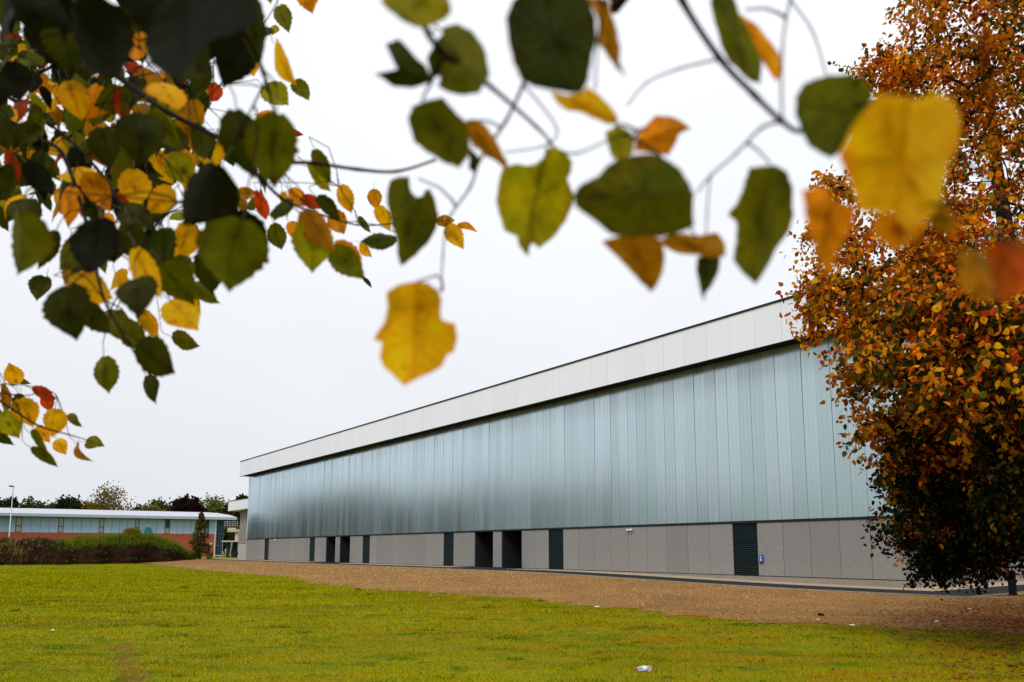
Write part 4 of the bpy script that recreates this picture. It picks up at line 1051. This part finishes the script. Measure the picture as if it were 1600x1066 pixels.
while cnt < 330:
    px, py = R.uniform(-40, 420), R.uniform(-30, 345)
    if px > 315 and 90 < py < 225: continue
    if py > 355 - .2 * px and px < 130: continue
    if px > 330 and R.random() < .6: continue
    wd = R.uniform(1.7, 3.0); Lm = R.uniform(.05, .08); c_ = at(px, py, wd)
    a = math.radians(R.gauss(75, 40)); d = Matrix.Rotation(TH, 3, 'X') @ Vector((math.cos(a), 0, -math.sin(a))); sd = d.cross(Vector((0, CT, ST))).normalized()
    rot = Matrix((sd, d, sd.cross(d))).transposed() @ Matrix.Rotation(R.gauss(0, .7), 3, 'Y') @ Matrix.Rotation(R.gauss(0, .45), 3, 'X')
    VV.append((LV - np.array([0, .5, 0])) @ np.array(rot).T * Lm + np.array(c_ - oo)); TT.append(LT + cnt * n0)
    CV.append(np.repeat(np.array([col_of(R.choices('KDOGYARB', (4, 6, 4, 1, 1.8, 1.6, .7, 1.6))[0])[:3]]), n0, 0)); cnt += 1
q = link('inner_leaves', tri_mesh('inner_leaves', np.concatenate(VV), np.concatenate(TT), M['foliage'], np.concatenate(CV), True), lob); q['kind'] = 'stuff'
low_b = Branch([([up(-140, 560, 1.9), up(-30, 610, 1.8), up(20, 640, 1.75), up(60, 665, 1.75), up(110, 680, 1.75), up(145, 690, 1.75)], .004, .0009, 0), ([up(-30, 610, 1.8), up(15, 616, 1.75), up(45, 618, 1.7), up(60, 612, 1.7)], .002, .0008, 0),
    ([TRT + Vector((-.2, .1, -1.2)), Vector((-2.6, .2, 2.4)), up(-140, 560, 1.9)], .018, .004, 0)])
low_l = [(20, 583, 34, 250, .8, 'Y'), (37, 596, 24, 20, .5, 'O'), (70, 616, 48, 18, .45, 'R'), (75, 630, 30, 70, .6, 'R'), (6, 624, 48, 90, .7, 'B'), (42, 646, 48, 70, .8, 'Y'), (15, 665, 48, 60, .8, 'G'), (83, 662, 46, 100, .95, 'Y'), (68, 680, 34, 50, .6, 'A'),
    (60, 695, 48, 60, .6, 'O'), (8, 682, 38, 50, .5, 'D'), (96, 699, 28, 60, .8, 'Y'), (113, 658, 44, 25, .4, 'O'), (128, 708, 44, 35, .4, 'B'), (147, 693, 34, 15, .6, 'O'), (71, 716, 48, 40, .35, 'O'), (30, 630, 30, 100, .6, 'D'), (-10, 650, 45, 80, .7, 'O')]
attach(low_b, low_l)

# traced leaves of the two nearest boughs: outline in photograph pixels, own distance, tilt and thickness of fold
def traced(par, ox, oy, sc_, pts, wd, ck, tip, seed):
    rr = random.Random(seed)
    O = np.array([(ox + a / sc_, oy + b / sc_) for a, b in pts])
    # refine outline with small serrations
    Q = []
    for i in range(len(O)):
        a, b = O[i], O[(i + 1) % len(O)]; k = max(1, int(np.linalg.norm(b - a) / 9))
        nrm = np.array([-(b - a)[1], (b - a)[0]]) / (np.linalg.norm(b - a) + 1e-6)
        for j in range(k): Q.append(a + (b - a) * j / k + nrm * (rr.uniform(-1.1, 1.1) if j else 0))
    O = np.array(Q); c_ = O.mean(0); k = len(O)
    t = math.radians(tip); ax = np.array([math.cos(t), math.sin(t)]); sd = np.array([-ax[1], ax[0]])
    al = (O - c_) @ ax; ac = (O - c_) @ sd; lo, hi = al.min(), al.max(); wdt = max(1e-3, np.abs(ac).max())
    tx, ty = rr.uniform(-.45, .45), rr.uniform(-.45, .45); cup = rr.uniform(-1., 1.); fold = rr.uniform(.2, .6)
    V = []; UV = []
    rings = (1., .8, .55, .28, 0.)
    for s_ in rings:
        for p_ in (O if s_ > 0 else [c_]):
            q = c_ + (p_ - c_) * s_; d = (q - c_) * wd / F
            a_ = (q - c_) @ sd / wdt; l_ = ((q - c_) @ ax - lo) / (hi - lo)
            dep = wd + d[0] * tx + d[1] * ty + (fold * abs(a_) * wdt + cup * (l_ - .5) ** 2 * (hi - lo) * .5) * wd / F + rr.gauss(0, .0009)
            V.append(tuple(at(q[0], q[1], dep) - oo)); UV.append((.5 + a_ * .46, min(1, max(0, l_))))
    Fc = []
    for r in range(len(rings) - 2):
        for i in range(k): i2 = (i + 1) % k; Fc.append((r * k + i, r * k + i2, (r + 1) * k + i2, (r + 1) * k + i))
    b = (len(rings) - 2) * k
    for i in range(k): Fc.append((b + i, b + (i + 1) % k, b + k))
    # keep the mesh around its own centre
    cv = sum((Vector(v) for v in V), Vector()) / len(V)
    me = bpy.data.meshes.new('leaf'); me.from_pydata([tuple(Vector(v) - cv) for v in V], [], Fc); me.materials.append(M['leaf'])
    uvl = me.uv_layers.new(name='UVMap')
    for l in me.loops: uvl.data[l.index].uv = UV[l.vertex_index]
    me.polygons.foreach_set('use_smooth', [True] * len(Fc)); me.update()
    o = link('leaf', me, par, cv); o.color = col_of(ck)
    e = c_ + ax * lo                                 # where the stalk meets the blade
    return at(e[0], e[1], wd)
A2 = (360, 220, 2.665); A1 = (360, 0, 3.5525); A3 = (740, 0, 3.5525); A4 = (740, 200, 3.5525); A5 = (1040, 0, 2.22); A6 = (1420, 380, 5.92)
mid_tr = [
    (A2, [(655, 200), (665, 165), (700, 150), (745, 150), (740, 175), (755, 215), (775, 235), (805, 230), (812, 205), (830, 200), (850, 240), (868, 310), (855, 370), (820, 430), (770, 480), (710, 522), (695, 470), (690, 400), (665, 330), (652, 260)], .72, 'O', 100),
    (A2, [(650, 630), (700, 600), (755, 588), (820, 590), (865, 620), (880, 665), (875, 715), (880, 745), (935, 762), (945, 820), (930, 880), (905, 890), (880, 940), (840, 965), (790, 985), (725, 1022), (690, 990), (640, 945), (622, 905), (632, 840), (595, 828), (640, 760), (655, 690)], .62, 'Y', 92),
    (A4, [(165, 215), (240, 198), (295, 210), (345, 200), (400, 160), (400, 110), (450, 105), (510, 135), (548, 190), (540, 250), (520, 280), (535, 320), (560, 380), (545, 440), (510, 520), (460, 590), (365, 670), (330, 640), (295, 665), (305, 715), (250, 650), (240, 600), (170, 570), (150, 500), (125, 400), (140, 300)], .66, 'G', 105),
    (A4, [(555, 370), (600, 310), (690, 270), (740, 210), (800, 170), (880, 150), (990, 140), (1080, 180), (1150, 230), (1200, 310), (1222, 370), (1218, 450), (1225, 545), (1150, 580), (1040, 610), (950, 600), (840, 610), (760, 590), (690, 530), (600, 465), (560, 430)], .53, 'O', 178),
    (A4, [(710, 630), (840, 590), (960, 590), (1040, 620), (1060, 700), (1050, 800), (1020, 870), (985, 915), (930, 860), (850, 770), (770, 690)], .57, 'B', 75),
    (A4, [(1020, 640), (1090, 590), (1180, 585), (1230, 600), (1290, 590), (1350, 580), (1395, 640), (1400, 710), (1330, 720), (1240, 705), (1130, 695)], .60, 'B', 20),
    (A4, [(1240, 720), (1300, 700), (1370, 720), (1360, 800), (1320, 880), (1270, 945), (1250, 860), (1235, 790)], .61, 'D', 95),
    (A3, [(180, 100), (220, 0), (300, -60), (600, -60), (640, 0), (680, 100), (685, 220), (660, 300), (640, 430), (600, 520), (540, 520), (420, 500), (330, 480), (270, 450), (220, 350), (200, 260)], .50, 'D', 80),
    (A3, [(630, -20), (750, 0), (770, 90), (800, 180), (815, 280), (810, 370), (850, 435), (790, 380), (730, 290), (690, 240), (690, 100)], .54, 'B', 75),
    (A3, [(425, 510), (520, 530), (600, 520), (630, 480), (690, 520), (750, 580), (800, 650), (800, 690), (740, 690), (690, 665), (580, 620), (520, 615), (460, 570)], .56, 'Y', 30),
    (A3, [(730, 735), (800, 695), (850, 715), (890, 760), (885, 850), (830, 890), (770, 880), (745, 800)], .60, 'G', 80),
    (A3, [(890, 840), (910, 750), (980, 670), (1010, 640), (1090, 645), (1150, 670), (1210, 715), (1140, 745), (1125, 790), (1080, 865), (1000, 850)], .61, 'A', -20),
    (A1, [(830, 0), (880, 60), (960, 120), (1040, 155), (1120, 140), (1190, 110), (1225, 70), (1215, 0), (1100, -60), (900, -60)], .52, 'G', 120),
    (A1, [(1180, 150), (1260, 130), (1340, 170), (1400, 250), (1421, 300), (1440, 420), (1380, 520), (1300, 530), (1200, 510), (1150, 480), (1180, 350), (1170, 250)], .55, 'O', 50),
    (A1, [(860, 245), (930, 215), (980, 260), (1040, 330), (1080, 360), (1130, 450), (1010, 490), (900, 480), (800, 410), (900, 440), (935, 415), (890, 310)], .58, 'D', 215),
    (A1, [(1090, 330), (1130, 240), (1190, 180), (1230, 300), (1200, 420), (1110, 430)], .575, 'D', 100),
    (A1, [(985, 650), (1010, 590), (1080, 560), (1180, 540), (1240, 610), (1310, 680), (1330, 800), (1320, 870), (1270, 935), (1200, 910), (1100, 850), (1020, 790)], .57, 'O', 60),
    (A1, [(1300, 680), (1350, 660), (1421, 700), (1480, 790), (1540, 900), (1530, 940), (1480, 900), (1420, 870), (1340, 800)], .62, 'B', 50),
    (A1, [(1330, 820), (1380, 870), (1360, 970), (1320, 930)], .63, 'D', 90)]
right_tr = [
    (A5, [(290, 580), (380, 573), (425, 600), (442, 660), (440, 720), (445, 745), (430, 800), (385, 860), (350, 930), (312, 988), (270, 950), (235, 905), (245, 840), (245, 770), (215, 745), (245, 710), (270, 650)], .56, 'O', 100),
    (A5, [(450, 340), (480, 290), (560, 260), (640, 258), (700, 290), (720, 320), (690, 390), (640, 460), (600, 530), (575, 550), (500, 510), (470, 450), (450, 400)], .50, 'O', 130),
    (A5, [(600, 540), (640, 450), (700, 370), (740, 320), (810, 335), (880, 345), (950, 318), (1000, 350), (1025, 410), (1015, 520), (985, 560), (965, 640), (960, 700), (900, 770), (840, 800), (780, 740), (720, 735), (680, 740), (640, 640)], .40, 'Y', 95),
    (A5, [(715, 790), (740, 730), (820, 770), (900, 760), (880, 820), (800, 870), (740, 840)], .42, 'A', 80),
    (A5, [(472, 660), (540, 645), (600, 700), (660, 720), (650, 780), (600, 870), (565, 960), (530, 900), (490, 780)], .46, 'A', 100),
    (A5, [(900, 760), (970, 700), (1020, 780), (990, 820), (930, 790)], .44, 'B', 40),
    (A6, [(470, 80), (620, 60), (700, 100), (760, 200), (790, 400), (820, 520), (700, 550), (560, 460), (450, 400), (470, 250)], .37, 'B', 80),
    (A6, [(700, 20), (900, -10), (1150, 0), (1200, 300), (1100, 450), (950, 480), (900, 550), (830, 520), (780, 350), (740, 150)], .36, 'C', 70),
    (A5, [(155, 0), (165, -40), (230, -40), (240, 0), (260, 60), (300, 130), (335, 210), (330, 290), (290, 280), (215, 210), (190, 150), (170, 80)], .55, 'O', 70),
    (A5, [(250, 45), (320, 90), (390, 180), (410, 240), (385, 285), (340, 220), (290, 130)], .57, 'A', 65)]
def traced_branch(br, items, sd):
    ob = link('branch', bpy.data.meshes.new('branch'), oh); pend = []
    for i, (fr, pts, wd, ck, tip) in enumerate(items): pend.append(traced(ob, *fr, pts, wd, ck, tip, sd + i))
    for p_ in pend: br.twig_to(p_, .2)
    ob.data = br.mb.mesh('branch', M['twig'], True); return ob
midb = Branch([
    ([TRT, Vector((-1.2, -.9, 3.9)), Vector((-.5, -.3, 3.4)), up(600, -330, .6), up(615, -120, .57)], .018, .003, 0),
    ([up(615, -120, .57), up(655, 20, .55), up(690, 80, .55), up(760, 130, .57), up(840, 200, .66), up(868, 232, .68)], .0030, .0009, 0),
    ([up(860, -40, .50), up(845, 70, .53), up(818, 132, .58), up(790, 190, .62), up(750, 250, .66), up(735, 292, .70), up(700, 345, .74), up(692, 400, .74), up(690, 455, .72)], .0016, .0007, 0),
    ([up(655, 20, .55), up(760, -40, .52), up(860, -40, .50), up(960, -60, .5)], .002, .0014, 0),
    ([up(818, 132, .58), up(870, 200, .66), up(850, 228, .67), up(790, 238, .70)], .0008, .0006, 0),
    ([up(868, 232, .68), up(900, 240, .6), up(960, 215, .58), up(1010, 200, .6)], .0008, .0006, 0),
    ([up(960, -60, .5), up(935, 60, .54), up(930, 140, .56)], .001, .0007, 0)])
traced_branch(midb, mid_tr, 40)
rightb = Branch([
    ([TRT, Vector((-.6, -1.0, 3.9)), Vector((.1, -.5, 3.4)), up(960, -330, .6), up(1020, -100, .57)], .016, .003, 0),
    ([up(1020, -100, .57), up(1065, 0, .56), up(1125, 92, .55), up(1180, 150, .53), up(1222, 190, .51), up(1252, 205, .52), up(1290, 180, .53), up(1400, 150, .48)], .0026, .0012, 0),
    ([up(1222, 190, .51), up(1190, 200, .54), up(1150, 240, .57), up(1110, 275, .58), up(1090, 300, .58)], .0012, .0007, 0),
    ([up(1125, 92, .55), up(1060, 108, .62), up(1010, 130, .66), up(980, 165, .70)], .0009, .0006, 0),
    ([up(1260, -60, .6), up(1235, 0, .58), up(1222, 80, .54), up(1222, 190, .51)], .0009, .0008, 0),
    ([up(1235, 0, .62), up(1270, 50, .66), up(1290, 115, .68)], .0008, .0006, 0),
    ([up(1400, 150, .48), up(1480, 230, .47), up(1560, 300, .43), up(1590, 385, .40)], .0011, .0008, 0),
    ([up(1110, 275, .58), up(1105, 330, .6), up(1100, 470, .61)], .0007, .0005, 0)])
traced_branch(rightb, right_tr, 70)

# ------------------------------------------------------------------ small things on the ground
gx_, gy_ = ground(1017, 1050)
bt = thing('plastic_bottle', 'clear plastic bottle with red cap lying on the lawn', 'bottle', (gx_, gy_, .045))
bt.rotation_euler = (0, math.radians(-88), math.radians(22))
mb = MB(); mb.lathe([(.02, 0), (.034, .004), (.036, .02), (.035, .06), (.036, .14), (.034, .165), (.022, .195), (.014, .21), (.014, .222)], 18); mb.build('body', M['pet'], bt, True)
mb = MB(); mb.lathe([(.0368, .06), (.0368, .135)], 18); mb.build('label_sleeve', M['plabel'], bt, True)
mb = MB(); mb.lathe([(.0165, .214), (.0165, .236), (.012, .239)], 14); mb.build('cap', M['red'], bt)
for i, (px, py, r, lab) in enumerate(((1332, 979, .05, 'white scrap of litter on the lawn edge before the autumn tree'), (1464, 973, .05, 'white scrap of litter on gravel below the autumn tree crown'),
        (1516, 953, .045, 'rightmost white scrap of litter, on gravel before the bollards'), (933, 950, .06, 'white scrap of litter where gravel meets lawn at picture centre'),
        (1278, 970, .04, 'tiny white scrap of litter next to the dark clod'), (82, 987, .04, 'lone white scrap of litter on the left of the lawn'))):
    a, b = ground(px, py); o = lump('litter_scrap', (a, b, r * .35 + .01), r * 1.25, M['white'], 50 + i, .35)
    tag(o, lab, 'litter', 'white litter scraps')
a, b = ground(1283, 963); o = lump('clod', (a, b, .03), .09, M['soil'], 91, .5); tag(o, 'dark clod of earth on the gravel near the lawn edge', 'clod')
# fallen leaves; dense dark ones under the autumn tree stand in for its shade
k = 15000; g = np.random.default_rng(31)
px = np.where(g.random(k) < .85, g.normal(1600, 95, k), g.uniform(600, 1600, k)); py = np.where(g.random(k) < .85, g.normal(962, 20, k).clip(932, 1015), g.uniform(925, 1066, k))
G_ = np.array([ground(a, b) for a, b in zip(px, py)]); s_, f_ = so(G_[:, 0], G_[:, 1])
kp = (g.random(k) < np.clip((px - 700) / 700, .05, 1)); G_, s_, f_ = G_[kp], s_[kp], f_[kp]; k = len(G_)
P = np.c_[G_, hgt(s_, f_) + .03]
col = np.array([(.26, .07, .012), (.15, .04, .008), (.38, .16, .02), (.09, .03, .008)])[g.integers(0, 4, k)] * g.uniform(.7, 1.2, (k, 1))
V, T, cc = leaf_cloud(P, np.zeros((k, 3)), g.uniform(.05, .09, k), col, .75, 8, 0.)
V[:, 2] = np.clip((V[:, 2] - np.repeat(P[:, 2], 6)) * .22, -.012, .03) + np.repeat(P[:, 2], 6)
o = link('fallen_leaves_shade', tri_mesh('fallen_leaves_shade', V, T, M['foliage'], cc)); tag(o, 'rusty fallen leaves, massed dark as shade beneath the autumn tree', 'leaves', kind='stuff')
